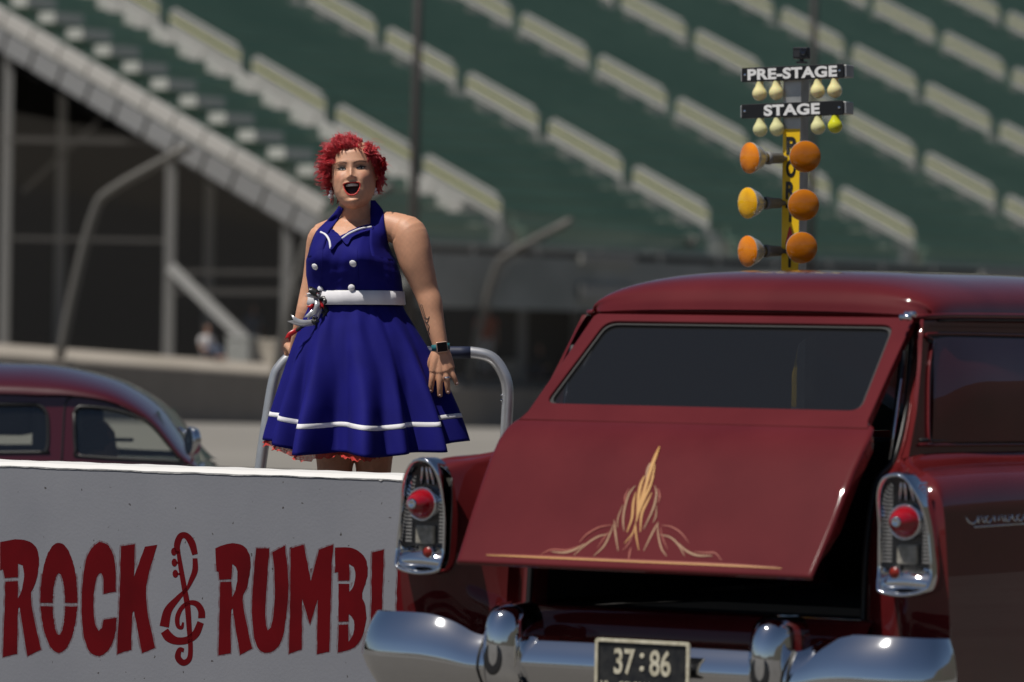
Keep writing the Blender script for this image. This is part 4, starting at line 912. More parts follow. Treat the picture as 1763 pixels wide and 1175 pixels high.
sc_n = np.sin(co[:, 0]*310)*np.sin(co[:, 2]*270+co[:, 1]*190); colr *= (1+.025*sc_n)[:, None]
knuck = co[:, 2] < (wp(600, 630)[2]); 
ca = me.color_attributes.new('skin', 'FLOAT_COLOR', 'POINT'); ca.data.foreach_set('color', np.concatenate([colr, np.ones((n, 1))], 1).ravel())
m = mat('skin', (.5, .28, .18), .52, 0, Subsurface_Weight=.12, Subsurface_Scale=.01); m.node_tree.nodes['Principled BSDF'].inputs['Subsurface Radius'].default_value = (1, .35, .2)
at_ = m.node_tree.nodes.new('ShaderNodeAttribute'); at_.attribute_name = 'skin'; m.node_tree.links.new(at_.outputs['Color'], m.node_tree.nodes['Principled BSDF'].inputs['Base Color']); M['skin'] = m
_N = m.node_tree.nodes; _L = m.node_tree.links; _tc = _N.new('ShaderNodeTexCoord'); _n1 = _N.new('ShaderNodeTexNoise'); _n1.inputs['Scale'].default_value = 38; _n1.inputs['Detail'].default_value = 8; _L.new(_tc.outputs['Object'], _n1.inputs['Vector'])
_mr = _N.new('ShaderNodeMapRange'); _mr.inputs[1].default_value = .3; _mr.inputs[2].default_value = .7; _mr.inputs[3].default_value = .92; _mr.inputs[4].default_value = 1.05; _L.new(_n1.outputs['Fac'], _mr.inputs[0])
_vm = _N.new('ShaderNodeVectorMath'); _vm.operation = 'SCALE'; _L.new(at_.outputs['Color'], _vm.inputs[0]); _L.new(_mr.outputs[0], _vm.inputs['Scale']); _L.new(_vm.outputs[0], _N['Principled BSDF'].inputs['Base Color'])
_n2 = _N.new('ShaderNodeTexNoise'); _n2.inputs['Scale'].default_value = 330; _n2.inputs['Detail'].default_value = 4; _L.new(_tc.outputs['Object'], _n2.inputs['Vector']); _bp = _N.new('ShaderNodeBump'); _bp.inputs['Strength'].default_value = .25; _bp.inputs['Distance'].default_value = .002; _L.new(_n2.outputs['Fac'], _bp.inputs['Height']); _L.new(_bp.outputs[0], _N['Principled BSDF'].inputs['Normal'])
body = fromme('body', me, m, woman, True, False); bB = bvh_of(body)
# ---- face details
def onface(x, z, off):     # a point of the face surface at head coordinates
    o_ = hw((x, -.30, z)); d = HM@np.array([0, 1.0, 0]); h = bB.ray_cast(Vector(o_), Vector(d)); return np.array(h[0])-d*off if h[0] is not None else hw((x, -.09, z))
M['liner'] = mat('mascara', (.012, .009, .008), .5); M['sclera'] = mat('eye_white', (.60, .57, .54), .4); M['iris'] = mat('dark_iris', (.010, .011, .008), .45); M['teeth'] = mat('teeth', (.72, .68, .58), .25)
def almond(cx, cz, hw_, ht, hb, s, n=10, tilt=.14):
    up = [(cx+hw_*q, cz+ht*(1-abs(q)**2.2)+tilt*hw_*q*s) for q in np.linspace(-1, 1, n)]; dn_ = [(cx+hw_*q, cz-hb*(1-abs(q)**2)+tilt*hw_*q*s) for q in np.linspace(1, -1, n)][1:-1]; return up+dn_
def facepatch(name, poly, off, m, parent, dome=0.0):
    c = np.mean(poly, 0); P = [onface(p[0], p[1], off) for p in poly]; base = np.mean([onface(p[0], p[1], off) for p in poly], 0)-HM@np.array([0, 1.0, 0])*dome
    return mesh(name, P+[base], [(i, (i+1) % len(P), len(P)) for i in range(len(P))], m, parent, True)
for s in (-1, 1):
    cx = s*.0335+.001
    e = facepatch('eye', almond(cx, .0005, .0155, .0068, .0046, s), .0008, M['liner'], woman, .002)
    facepatch('eye_white', almond(cx, -.0006, .0122, .0042, .0032, s), .0028, M['sclera'], e, .0012)
    ir = [(cx+.0020+.0046*math.cos(a), .0004+.0036*math.sin(a)) for a in np.linspace(0, 2*math.pi, 13)[:-1]]; facepatch('iris', ir, .0044, M['iris'], e, .0005)
    mesh('eyelashes', *MB().tube([onface(cx-s*.014, .001, .003), onface(cx, .0072, .0035), onface(cx+s*.0165, .0035, .0035), onface(cx+s*.0205, .0065, .004)], [.0010, .0016, .0016, .0006], 6).__dict__.values(), M['liner'], e, True)
# upper teeth, each a rounded tooth on an arc
tarc = empty('upper_teeth', hw((0, -.075, -.062))); tarc.parent = woman; tarc.matrix_parent_inverse = Matrix.Translation(-woman.location)
for k in range(8):
    q = (k-3.5)/3.5; xx = q*.0195; w_ = .0029 if abs(q) > .3 else .0033
    c = hw((xx, -.084+.010*q*q, -.0610-.0006*abs(q))); o = MB().box(c, HM@np.array([w_, .0016*q, 0]), HM@np.array([0, .0022, 0]), HM@np.array([0, 0, .0052-.0012*abs(q)])).build('tooth', M['teeth'], tarc); bevel(o, .001, 2)
rows = [[hw((x_, -.062-.012*(1-(x_/.016)**2)*f_, z_)) for x_ in np.linspace(-.016, .016, 7)] for z_, f_ in ((-.082, .3), (-.088, 1), (-.095, .8))]
V, F = loft(rows, 3, 2); mesh('tongue', V, F, mat('tongue', (.20, .055, .055), .3), woman, True)
# pearl earrings, nose stud
M['pearl'] = mat('pearl', (.74, .70, .70), .18, 0, Coat_Weight=.6)
def ball(c, r, n=14): return lathe(c, (0, 0, 1), [(-r*math.cos(a), r*math.sin(a)) for a in np.linspace(0, math.pi, 9)], n)
for pts in (((569.8, 331, 3.6), (568.8, 338.2, 4.6)), ((645.8, 326, 3.2), (646.6, 332.4, 4.2))):
    b = MB()
    for (x_, y_, r_) in pts: b.add(*ball(wp(x_, y_, -.01), r_*K1))
    b.tube([wp(pts[0][0]+.5, pts[0][1]-8, -.01), wp(pts[0][0], pts[0][1]-2, -.01)], .0008, 6); b.build('earring', M['pearl'], woman, True)
mesh('nose_stud', *ball(onface(.0165, -.033, .0015), .0018, 10), M['chrome'], woman, True)
# ---- hair: a cap of overlapping curled locks
M['hair'] = noisy(mat('dyed_red_hair', (.40, .012, .030), .38, 0), (.78, .10, .105), 90, 4, .35, .75); M['hair'].node_tree.nodes['Principled BSDF'].inputs['Anisotropic'].default_value = .5
hb = MB()
def scalp(th, ph):      # th 0 = crown; ph 0 = front, + to the photo's right
    return np.array([.081*math.sin(th)*math.sin(ph), .012-.097*math.sin(th)*math.cos(ph), .008+.101*math.cos(th)])
def hairline(ph):       # largest th covered by hair in this direction
    a = abs((ph+math.pi) % (2*math.pi)-math.pi); return float(np.interp(a, [0, .5, .95, 1.35, 1.8, 3.2], [.86, .98, 1.25, 1.75, 2.05, 2.2]))
# under-cap
rows = []
for i in range(14):
    rows.append([hw(scalp(hairline(2*math.pi*k/48)*i/13*.985, 2*math.pi*k/48)*1.02+np.array([0, 0, .002])) for k in range(48)])
hb.add([v for r in rows for v in r], gridF(14, 48, True))
SKC = np.array([0, .012, .0]); SKR = np.array([.083, .099, .107])
def guide(th, ph, length, lift, wave, flow, n_=14):
    p = scalp(th, ph); nrm = unit(p-SKC); P = [p*1.0]; k0 = random.uniform(0, 6.28); kf = random.uniform(3.2, 5.5); d = unit(nrm*lift+flow); side = unit(np.cross(d, nrm)+1e-4); d2 = unit(np.cross(side, d))
    for i in range(n_):
        t_ = (i+1)/n_; dd = unit(nrm*lift*(1-t_*1.15)+flow*(.55+.6*t_)+wave*(.25+t_)*(side*math.sin(k0+kf*t_)+d2*math.cos(k0+kf*t_))); p = p+dd*length/n_
        q = (p-SKC)/SKR; l_ = np.linalg.norm(q)
        if l_ < 1.05 and p[2] > -.05: p = SKC+q/l_*((1.03+.05*abs(math.sin(k0*3))) if p[2] > .06 else (1.05+.10*abs(math.sin(k0*3))))*SKR
        P.append(p)
    return P, side, d2
def clump(th, ph, length, lift, wave, flow, nst, spread, rad):
    P, sd_, d2 = guide(th, ph, length, lift, wave, flow); n_ = len(P)-1
    for s_ in range(nst):
        a = random.uniform(0, 6.28); r_ = spread*math.sqrt(random.random()); o1, o2 = sd_*r_*math.cos(a), d2*r_*math.sin(a); cut = random.uniform(.75, 1.0); m_ = max(4, int(n_*cut)); ph_ = random.uniform(0, 6.28); am = random.uniform(0, .0012)
        Q = [hw(P[i]+(o1+o2)*(1.15-.75*(i/n_)**1.5)+sd_*am*math.sin(ph_+i*.9)) for i in range(m_+1)]
        hb.tube(Q, [rad*(1-.75*(i/m_)**2) for i in range(m_+1)], 4)
def flow_at(th, ph):
    p = scalp(th, ph); sx = p[0]/.081
    if p[1] < .02 and p[2] > .055: f_ = np.array([-.85+.7*max(sx, 0), -.12, .12]) if sx < .45 else np.array([.55, -.05, -.35])     # front top swept to photo left and up
    elif sx < -.15: f_ = np.array([-.55, -.12, -.55])
    elif sx > .15: f_ = np.array([.28, .15, -.95])
    else: f_ = np.array([-.2, .5, -.6])
    return f_
for i in range(620):
    ph = random.uniform(-math.pi, math.pi); th = hairline(ph)*math.sqrt(random.uniform(.0, 1.0)); p = scalp(th, ph); back = p[1] > .06
    if back and random.random() < .45: continue
    f_ = flow_at(th, ph)+np.array([random.gauss(0, .20), random.gauss(0, .20), random.gauss(0, .20)])
    ln = random.uniform(.050, .090) if p[0] < 0 else random.uniform(.036, .062)
    clump(th, ph, ln, random.uniform(.08, .30), random.uniform(.7, 1.3), f_, 12, random.uniform(.006, .011), random.uniform(.0006, .0009))
for i in range(46):    # locks along the forehead hairline, combed up and across
    ph = -1.05+2.1*i/45; th = hairline(ph)*1.0; f_ = np.array([-.65 if ph < .55 else .55, -.08, .60 if ph < .55 else .0])+np.array([random.gauss(0, .15)]*3)
    clump(th, ph, random.uniform(.045, .065), .35, .5, f_, 14, .0055, .0009)
for i in range(230):    # flyaway strands
    ph = random.uniform(-math.pi, math.pi); th = hairline(ph)*math.sqrt(random.uniform(.1, 1.0)); f_ = flow_at(th, ph)+np.array([random.gauss(0, .45), random.gauss(0, .3), random.gauss(0, .45)])
    clump(th, ph, random.uniform(.055, .095), random.uniform(.5, 1.0), random.uniform(.4, .9), f_, 1, .001, .0005)
hb.build('hair', M['hair'], woman, True)
# flower
M['petal'] = noisy(mat('red_satin_petal', (.42, .004, .010), .5), (.30, .003, .006), 60)
fl = empty('hair_flower', wp(652, 284, -.06)); fl.parent = woman; fl.matrix_parent_inverse = Matrix.Translation(-woman.location)
fc = wp(651.5, 285, -.045); fa = unit(np.array([.75, -.65, .1])); f1 = unit(np.cross(fa, (0, 0, 1))); f2 = np.cross(f1, fa)
for k in range(26):
    a = k*2.4; r_ = .0035+.0185*math.sqrt(k/26); el = 1.0-.75*k/26
    dr = f1*math.cos(a)*.8+f2*math.sin(a)*1.25; c = fc+dr*r_+fa*(.012*el); tn = np.cross(fa, unit(dr)); nn = unit(dr*(1.1-el)+fa*el)
    ln_ = .0075+.003*random.random(); P = []
    for i in range(5):
        for j in range(5):
            u_, v_ = (j-2)/2, i/4; wd_ = ln_*(.55+.6*math.sin(math.pi*min(v_*.8+.1, 1))); P.append(c+tn*u_*wd_+nn*v_*ln_*1.6+unit(dr)*(-.0035*u_*u_+.003*v_*v_)+fa*.001*random.gauss(0, 1))
    mesh('petal', P, gridF(5, 5), M['petal'], fl, True)
# ---- dress
def lerp_tab(T, y, k): return float(np.interp(y, [t_[0] for t_ in T], [t_[k] for t_ in T]))
BOD = [(384, 557, 662, .090), (400, 550, 664, .106), (415, 541, 667, .122), (430, 534, 670, .134), (450, 528, 682, .148), (475, 528, 690, .143), (500, 532, 693, .130), (510, 536, 693, .128)]
NB = 128; lev = 26
def bod_top(q):
    dq = (q-FAC+math.pi) % (2*math.pi)-math.pi; a = abs(dq)
    return float(np.interp(a, [0, .12, .45, .85, 1.2, 1.6, 2.2, 3.2], [408, 404, 396, 398, 420, 441, 448, 448]))
rings = []
for i in range(lev):
    t_ = i/(lev-1); rg = []
    for k in range(NB):
        q = 2*math.pi*k/NB; y = 510+(bod_top(q)-510)*t_; l, r, b = (lerp_tab(BOD, y, j) for j in (1, 2, 3)); c = wp((l+r)/2, y); a = (r-l)/2*K1
        s_, c_ = math.sin(q), math.cos(q); ex = 2.3; rr_ = (abs(s_)**ex+abs(c_)**ex)**(-1/ex); g_ = 0
        for qc in (FAC-.48, FAC+.52):
            dq = (q-qc+math.pi) % (2*math.pi)-math.pi; g_ += bustf(y)*1.05*math.exp(-(dq/.34)**2)
        wr = .0016*math.sin(y*.42+math.sin(q*3)*2)*math.exp(-((y-478)/18)**2)*(1 if c_ > 0 else 0)+.0009*math.sin(q*26+y*.12)
        rg.append(c+np.array([s_*rr_*(a+.002)+g_*s_*.35, -(c_*rr_*(b+.004))-g_*max(c_, .2)-wr, 0]))
    rings.append(rg)
bod = mesh('bodice', [v for r in rings for v in r], gridF(lev, NB, True), M['fabric'], woman, True); sol = bod.modifiers.new('t', 'SOLIDIFY'); sol.thickness = .003; sol.offset = -1
bD = bvh_of(bod)
def strip(name, L_, R_, m, parent, off=.004, bv=None, thick=.003, dR=0.0):
    """ribbon between two image-space edges laid on what is below"""
    A = cr([np.array(p, float) for p in L_], 5); B = cr([np.array(p, float) for p in R_], 5); V = []; nn = 7
    for ia, (a, b_) in enumerate(zip(A, B)):
        fade = float(ss(0, 8, ia)); thin = -.006*(1-fade)
        for j in range(nn):
            p = a+(b_-a)*j/(nn-1); h = None
            for bv_ in (bv or (bD, bB)):
                hh, _ = hit(bv_, p[0], p[1], 0)
                if hh is not None and (h is None or hh[1] < h[1]): h = hh
            q = h if h is not None else wp(p[0], p[1], -.02); q = at(p[0], p[1], q[1]-off*fade-thin-(.004*fade*math.sin(math.pi*j/(nn-1)))); V.append(q)
    # smooth the depth along the ribbon
    V = np.array(V).reshape(len(A), nn, 3); yy = V[:, :, 1].copy()
    for _ in range(6): yy[1:-1] = np.minimum(yy[1:-1], (yy[:-2]+yy[1:-1]*2+yy[2:])/4+.0)
    for i in range(len(A)):
        for j in range(nn):
            p = proj(V[i, j]); V[i, j] = at(p[0], p[1], yy[i, j])
    o = mesh(name, list(V.reshape(-1, 3)), gridF(len(A), nn), m, parent, True); s_ = o.modifiers.new('t', 'SOLIDIFY'); s_.thickness = thick; s_.offset = -1; return o
strip('halter_strap', [(531, 444), (535, 424), (545, 400), (562, 382), (578, 364), (584, 355)], [(556, 440), (560, 420), (566, 400), (576, 387), (586, 372), (592, 360)], M['fabric'], woman)
strip('halter_strap', [(640, 446), (636, 420), (637, 398), (638, 376), (638, 360), (639, 345)], [(683, 452), (670, 428), (664, 400), (661, 380), (659, 363), (645, 346)], M['fabric'], woman)
# sweetheart lapels with white piping
def lap(name, lp, piping, off):
    V, F = flat2d([[(p[0], p[1]) for p in cr([np.array(q, float) for q in lp+lp[:1]], 4)[:-1]]]); P = []
    for v in V:
        h, _ = hit(bD, v[0], v[1]); 
        if h is None: h, _ = hit(bB, v[0], v[1])
        P.append(at(v[0], v[1], (h[1] if h is not None else WD-.1)-off))
    o = mesh(name, P, F, M['fabric'], woman); s_ = o.modifiers.new('t', 'SOLIDIFY'); s_.thickness = .007; s_.offset = 0
    T = [];
    for q in cr([np.array(p, float) for p in piping], 6):
        h, _ = hit(bD, q[0], q[1]); h = h if h is not None else hit(bB, q[0], q[1])[0]; T.append(at(q[0], q[1], (h[1] if h is not None else WD-.1)-off-.004))
    yy = np.array([p[1] for p in T]); yy = np.convolve(np.pad(yy, 3, mode='edge'), np.ones(7)/7, 'valid'); T = [at(*proj(p), yv) for p, yv in zip(T, yy)]
    mesh('piping', *tube(T, .0040, 8, ((0, 1, 0), .35)), M['whitecloth'], o, True)
lap('lapel', [(551, 398), (560, 394), (574, 397), (588, 411), (580, 420), (570, 431), (567, 418), (560, 406)], [(552, 400), (561, 405), (567, 415), (569, 428)], .010)
lap('lapel', [(587, 411), (600, 400), (620, 391), (640, 387), (641, 396), (622, 402), (606, 410), (598, 422)], [(589, 411), (602, 402), (620, 394.5), (639.5, 391)], .010)
for x_, y_, r_ in ((543, 459, 6.2), (608.5, 453.5, 6.6), (552.5, 498.5, 6.0), (605.5, 495.5, 6.0)):
    p, nn = hit(bD, x_, y_, .001); V, F = lathe(p, nn, [(0, r_*K1*.9), (.003, r_*K1), (.006, r_*K1*.8), (.0075, 0)], 20); mesh('button', V, F, M['whitecloth'], woman, True)
# seams of the front panel
for sx in ((556, 425, 553, 500), (615, 430, 618, 500)):
    T = [hit(bD, sx[0]+(sx[2]-sx[0])*t_, sx[1]+(sx[3]-sx[1])*t_, .0006)[0] for t_ in np.linspace(0, 1, 14)]; mesh('seam', *tube(T, .0011, 5), M['fabric'], woman, True)
# belt
rings = []
for y, l, r, b, e in ((501.5, 534, 692, .130, 0), (502.5, 534, 693, .131, .004), (514, 533, 694, .131, .0055), (524.5, 531, 696, .134, .005), (526, 531, 696, .134, 0)):
    c = wp((l+r)/2, y); rg = []
    for k in range(96):
        q = 2*math.pi*k/96; s_, c_ = math.sin(q), math.cos(q); rr_ = (abs(s_)**2.3+abs(c_)**2.3)**(-1/2.3); w_ = (.0014*math.sin(q*17+y*.5)+.0012*math.sin(q*41-y*.9))*(1 if e else 0)
        rg.append(c+np.array([s_*rr_*((r-l)/2*K1+e+w_), -c_*rr_*(b+.006+e+w_), .003*math.sin(q+.4)]))
    rings.append(rg)
mesh('belt', [v for r in rings for v in r], gridF(5, 96, True), M['whitecloth'], woman, True)
# skirt with flutes that open towards the hem
SK = [(524, 533, 694, .128), (535, 529, 698, .135), (560, 518, 713, .158), (600, 503, 737, .190), (650, 489, 761, .225), (700, 476, 779, .258), (750, 463, 794, .285), (790, 454, 805, .305)]
fold = [(5, .5, .011, .3), (9, 1.1, .020, .0), (13, 2.6, .018, .2), (17, .2, .010, .0)]
def hem_y(q):
    c_ = math.cos(q); s_ = math.sin(q); return 752+31*max(c_, 0)**.8-6*max(-c_, 0)+3.0*math.sin(q*8+.6)+2.5*math.sin(q*5-1)-3*max(s_, 0)*max(c_, 0)*2
NS, LV = 288, 46
def skirt_pt(q, t_, out=0.0, down=0.0):
    y = 524+(hem_y(q)-524)*t_+down; l, r, b = (lerp_tab(SK, y, j) for j in (1, 2, 3)); c = wp((l+r)/2, y); a = (r-l)/2*K1
    s_, c_ = math.sin(q), math.cos(q); fo = 0; g_ = .10*ss(0, .12, t_)+1.25*ss(.10, 1.0, t_)**1.2
    for k_, ph, am, sk in fold: fo += am*math.sin(k_*q+ph+sk*math.sin(2*q))
    fo += .004*math.sin(19*q+2*t_)*ss(.5, 0, t_)*ss(0, .08, t_)
    side = abs(s_)**6
    fo = fo*(1-.45*side)-.010*math.exp(-((math.sin(q*4.5+.8))/.22)**2)*(1-side)
    R_ = 1.0; x_ = s_*(a+out+fo*g_*1.15); y_ = -c_*(b+out+fo*g_*1.6)
    fine = .0012*math.sin(y*.035+q*21)+.0008*math.sin(y*.05-q*33)
    return c+np.array([x_, y_-fine, 0])
V = [skirt_pt(2*math.pi*k/NS, i/(LV-1)) for i in range(LV) for k in range(NS)]
sk_o = mesh('skirt', V, gridF(LV, NS, True), M['fabric'], woman, True); s_ = sk_o.modifiers.new('t', 'SOLIDIFY'); s_.thickness = .002; s_.offset = -1
V = [skirt_pt(2*math.pi*k/NS, t_, o_) for t_, o_ in ((.796, .0002), (.797, .0014), (.812, .0015), (.827, .0014), (.828, .0002)) for k in range(NS)]
mesh('hem_stripe', V, gridF(5, NS, True), M['whitecloth'], woman, True)
# red petticoat ruffle
M['tulle'] = mat('red_tulle', (.52, .03, .022), .8); _N = M['tulle'].node_tree.nodes; _L = M['tulle'].node_tree.links
_t = _N.new('ShaderNodeBsdfTransparent'); _m = _N.new('ShaderNodeMixShader'); _w = _N.new('ShaderNodeTexNoise'); _w.inputs['Scale'].default_value = 120; _r = _N.new('ShaderNodeMapRange'); _r.inputs[1].default_value = .4; _r.inputs[2].default_value = .6; _r.inputs[3].default_value = .6; _r.inputs[4].default_value = 1.0
_L.new(_w.outputs[0], _r.inputs[0]); _L.new(_r.outputs[0], _m.inputs[0]); _L.new(_t.outputs[0], _m.inputs[1]); _L.new(_N['Principled BSDF'].outputs[0], _m.inputs[2]); _L.new(_m.outputs[0], _N['Material Output'].inputs[0])
V = []
for i, dn_ in enumerate((-30, -14, -3, 3, 8)):
    for k in range(NS*2):
        q = math.pi*k/NS; ruf = .009*math.sin(k*.75+math.sin(k*.13)*3)*i/4; drop = dn_+(2.0*math.sin(k*.17)+1.6*math.sin(k*.41)+1.4*math.sin(k*1.3))*(i == 4)-7*ss(.15, .9, math.sin(q))*(i > 2)-9*ss(-.1, .25, math.sin(q))*(i > 1)
        V.append(skirt_pt(q, 1.0, -.034+ruf+.006*i-.04*ss(-.1, .3, math.sin(q)), drop))
pt_ = mesh('petticoat', V, gridF(5, NS*2, True), M['tulle'], woman, True)
# ---- corsage of ribbons at her hip
M['ribred'] = mat('red_ribbon', (.45, .008, .012), .35); M['ribsil'] = mat('silver_ribbon', (.48, .48, .50), .3, .4); M['ribblk'] = mat('black_ribbon', (.012, .012, .013), .35)
bS = bvh_of(sk_o)
cor = empty('ribbon_corsage', wp(545, 520, -.17)); cor.parent = woman; cor.matrix_parent_inverse = Matrix.Translation(-woman.location)
c0 = hit(bD, 547, 508)[0]; cy = c0[1]-.022
def rib(pts, w, m, d0=0.0, tw=.5, nm='ribbon', notch=True):
    P = cr([at(p[0], p[1], cy-d0-(p[2] if len(p) > 2 else 0)) for p in pts], 5); V = []
    for i, p in enumerate(P):
        t_ = unit(P[min(i+1, len(P)-1)]-P[max(i-1, 0)]); sd_ = unit(np.cross(t_, (.35*math.sin(tw*3+i*.15), -1, .25*math.cos(tw*5)))); k_ = i/(len(P)-1); ww = w*K1*(.6+.4*math.sin(math.pi*min(k_*1.2, 1)) if not notch else .8+.2*k_)
        ex_ = t_*(w*K1*.55 if (notch and i == len(P)-1) else 0); V += [p-sd_*ww/2+ex_, p-ex_*.2, p+sd_*ww/2+ex_]
    o = mesh(nm, V, gridF(len(P), 3), m, cor, True); s_ = o.modifiers.new('t', 'SOLIDIFY'); s_.thickness = .0012
for pts, w, m, d0, tw in (
 ([(544, 512), (538, 502, .01), (534, 499, .02), (545, 505, .026)], 12, 'ribblk', .006, .2), ([(545, 513), (538, 505, .01), (536, 501, .014), (545, 507, .02)], 8, 'ribred', .010, .4),
 ([(547, 512), (540, 511, .01), (529, 508, .012)], 6, 'ribsil', .014, .5), ([(548, 512), (551, 506, .012), (550, 501, .016), (548, 510, .02)], 6, 'ribsil', .012, .2),
 ([(548, 516), (556, 514, .008), (563, 516, .012), (558, 520, .016)], 9, 'ribblk', .006, .1), ([(548, 524), (556, 528, .008), (562, 536, .01), (556, 541, .014)], 9, 'ribblk', .005, .2),
 ([(546, 520), (552, 522, .012), (554, 529, .016)], 7, 'ribred', .012, .6), ([(545, 524), (538, 527, .01), (533, 530, .012)], 8, 'ribred', .008, .3), ([(547, 528), (551, 534, .012), (546, 545, .016)], 7, 'ribsil', .012, .4),
 ([(545, 530), (538, 538, .01), (529, 547, .012)], 9, 'ribsil', .008, .2), ([(544, 514), (546, 526, .018), (541, 543, .016)], 10, 'ribsil', .020, .0), ([(543, 545), (541, 552, .01), (545, 556, .01)], 12, 'ribblk', .004, .1),
 ([(541, 555), (526, 557, .01), (512, 555, .012), (504, 551, .012)], 13, 'ribsil', .012, .4), ([(538, 554), (520, 563, .01), (506, 573, .012), (496, 580, .012)], 6, 'ribblk', .010, .5), ([(516, 566), (507, 571, .01), (499, 576, .012), (496, 582, .012)], 9, 'ribred', .014, .2)):
    rib(pts, w, M[m], d0, tw)
# ---- watch, ring, tattoo
wc, wnn = hit(bB, 761, 598, .003); M['teal'] = mat('teal_watch_band', (.015, .12, .14), .5); M['rose'] = mat('rose_gold_case', (.55, .36, .28), .3, .6)
WT = [wp(757+(3)*math.sin(0), 590, -.09), wp(759.5, 604, -.09)]
wa = unit(wp(760.5, 612, -.09)-wp(757, 585, -.09)); wc0 = wp(758.8, 598, -.09); V, F = lathe(wc0, wa, [(-.011, .0305), (-.0115, .033), (.0115, .033), (.011, .0305)], 30); mesh('watch_band', V, F, M['teal'], woman, True)
wn0 = unit(np.array([.12, -1, .02])); wx = unit(np.cross(wn0, wa)); wcen = wc0+wn0*.035+wx*-.0 ; wcen = at(761, 597.8, wcen[1])
o = MB().box(wcen, wx*.0205, wa*.0195, wn0*.0048).build('watch_case', M['rose'], woman); bevel(o, .006, 3)
o2 = MB().box(wcen+wn0*.0046, wx*.0178, wa*.0168, wn0*.0012).build('watch_screen', mat('watch_glass', (.006, .006, .007), .06), o); bevel(o2, .004, 3)
rp_ = wp(769.3, 650.5, -.112); V, F = lathe(rp_, unit(np.array([.1, 0, -1])), [(-.0035, .0122), (-.0035, .0136), (.0035, .0136), (.0035, .0122)], 20); mesh('finger_ring', V, F, M['chrome'], woman, True)
M['ink'] = mat('tattoo_ink', (.10, .065, .05), .6)
for pts in ([(723, 523), (727, 535), (732, 550), (737, 566), (740, 576)], [(726, 524), (730, 537), (733, 548)], [(730, 546), (737, 549), (739, 545), (736, 555), (731, 552)], [(735, 556), (739, 562), (737, 572)]):
    T = [hit(bB, q[0], q[1], .0008)[0] for q in cr([np.array(p, float) for p in pts], 4)]; T = [t_ for t_ in T if t_ is not None]
    if len(T) > 3: mesh('tattoo', *tube(T, .0016, 5), M['ink'], woman, True)
# nails
M['nail'] = mat('nail_varnish', (.60, .40, .36), .25)
for k_, f_ in FG.items():
    p, nn = hit(bB, f_[3][0], f_[3][1]-1.5, .0004)
    if p is not None: V, F = lathe(p, nn, [(-.001, .0048), (.0012, .0042), (.0018, 0)], 10); mesh('fingernail', V, F, M['nail'], woman, True)
# shoes
for x2 in (583, 640):
    fz = wp(x2, 1015, .0); fz[2] = PZ+.037; mesh('shoe', *tube([fz+np.array([0, .062, .012]), fz+np.array([0, .03, -.002]), fz+np.array([0, -.05, -.004]), fz+np.array([0, -.12, -.012]), fz+np.array([0, -.19, -.018])], [.034, .041, .044, .042, .02], 16, ((0, 0, 1), .80)), M['ribred'], woman, True)
# ================================================================ MAROON CUSTOM CAR on the track, behind the barrier
LD = 23.0; lk = LD/FPX
def lx(px): return at(px, 700, LD)[0]
def lz(py, px=150): return at(px, py, LD)[2]
lc = empty('custom_car', (lx(-260), LD+.85, 0), 'low maroon chopped custom car with a driver, passing behind the barrier', 'car')
def lp_(px, py, dy=0.0): return at(px, py, LD+dy)
# roof and pillars profile along the car (x in photo pixels), then the section inwards
TOP = [(-860, 800), (-760, 760), (-620, 700), (-480, 655), (-330, 630), (-160, 622), (0, 625), (60, 628), (120, 638), (180, 655), (225, 678), (262, 705), (290, 737), (312, 768), (332, 800)]
SIDE = [(-860, 802), (-760, 790), (-620, 740), (-480, 702), (-330, 682), (-160, 676), (0, 678), (60, 680), (118, 681), (180, 690), (222, 707), (258, 732), (285, 762), (308, 790), (340, 808)]
rows = []
for (tx, tyy), (sx_, sy_) in zip(TOP, SIDE):
    a, b_ = lp_(tx, tyy), lp_(sx_, sy_); r = []
    for q in np.linspace(0, 1, 9):
        f_ = math.sin(q*math.pi/2); r.append(np.array([b_[0]+(a[0]-b_[0])*f_, LD+.10+.78*(1-math.cos(q*math.pi/2)), b_[2]+(a[2]-b_[2])*f_]))
    back = [np.array([p[0], 2*(LD+.88)-p[1], p[2]]) for p in r[::-1][1:]]
    rows.append(r+back)
V, F = loft(rows, 3, 2); mesh('roof', V, F, M['maroon'], lc, True)
outer = [(-870, 815), (-760, 792), (-620, 742), (-480, 704), (-330, 684), (-160, 678), (0, 680), (60, 682), (118, 683), (180, 692), (222, 709), (258, 734), (285, 764), (306, 790), (330, 812)]
qw = [(-150, 772), (-150, 712), (-135, 699), (40, 697), (62, 699), (74, 708), (79, 725), (80, 765), (75, 778), (65, 780), (-140, 780)]
dw = [(124, 712), (130, 703), (142, 701), (180, 704), (215, 712), (245, 724), (270, 743), (290, 767), (311, 795), (280, 794), (140, 787), (128, 776)]
rw = [(-330, 780), (-330, 712), (-190, 700), (-180, 706), (-180, 780)]
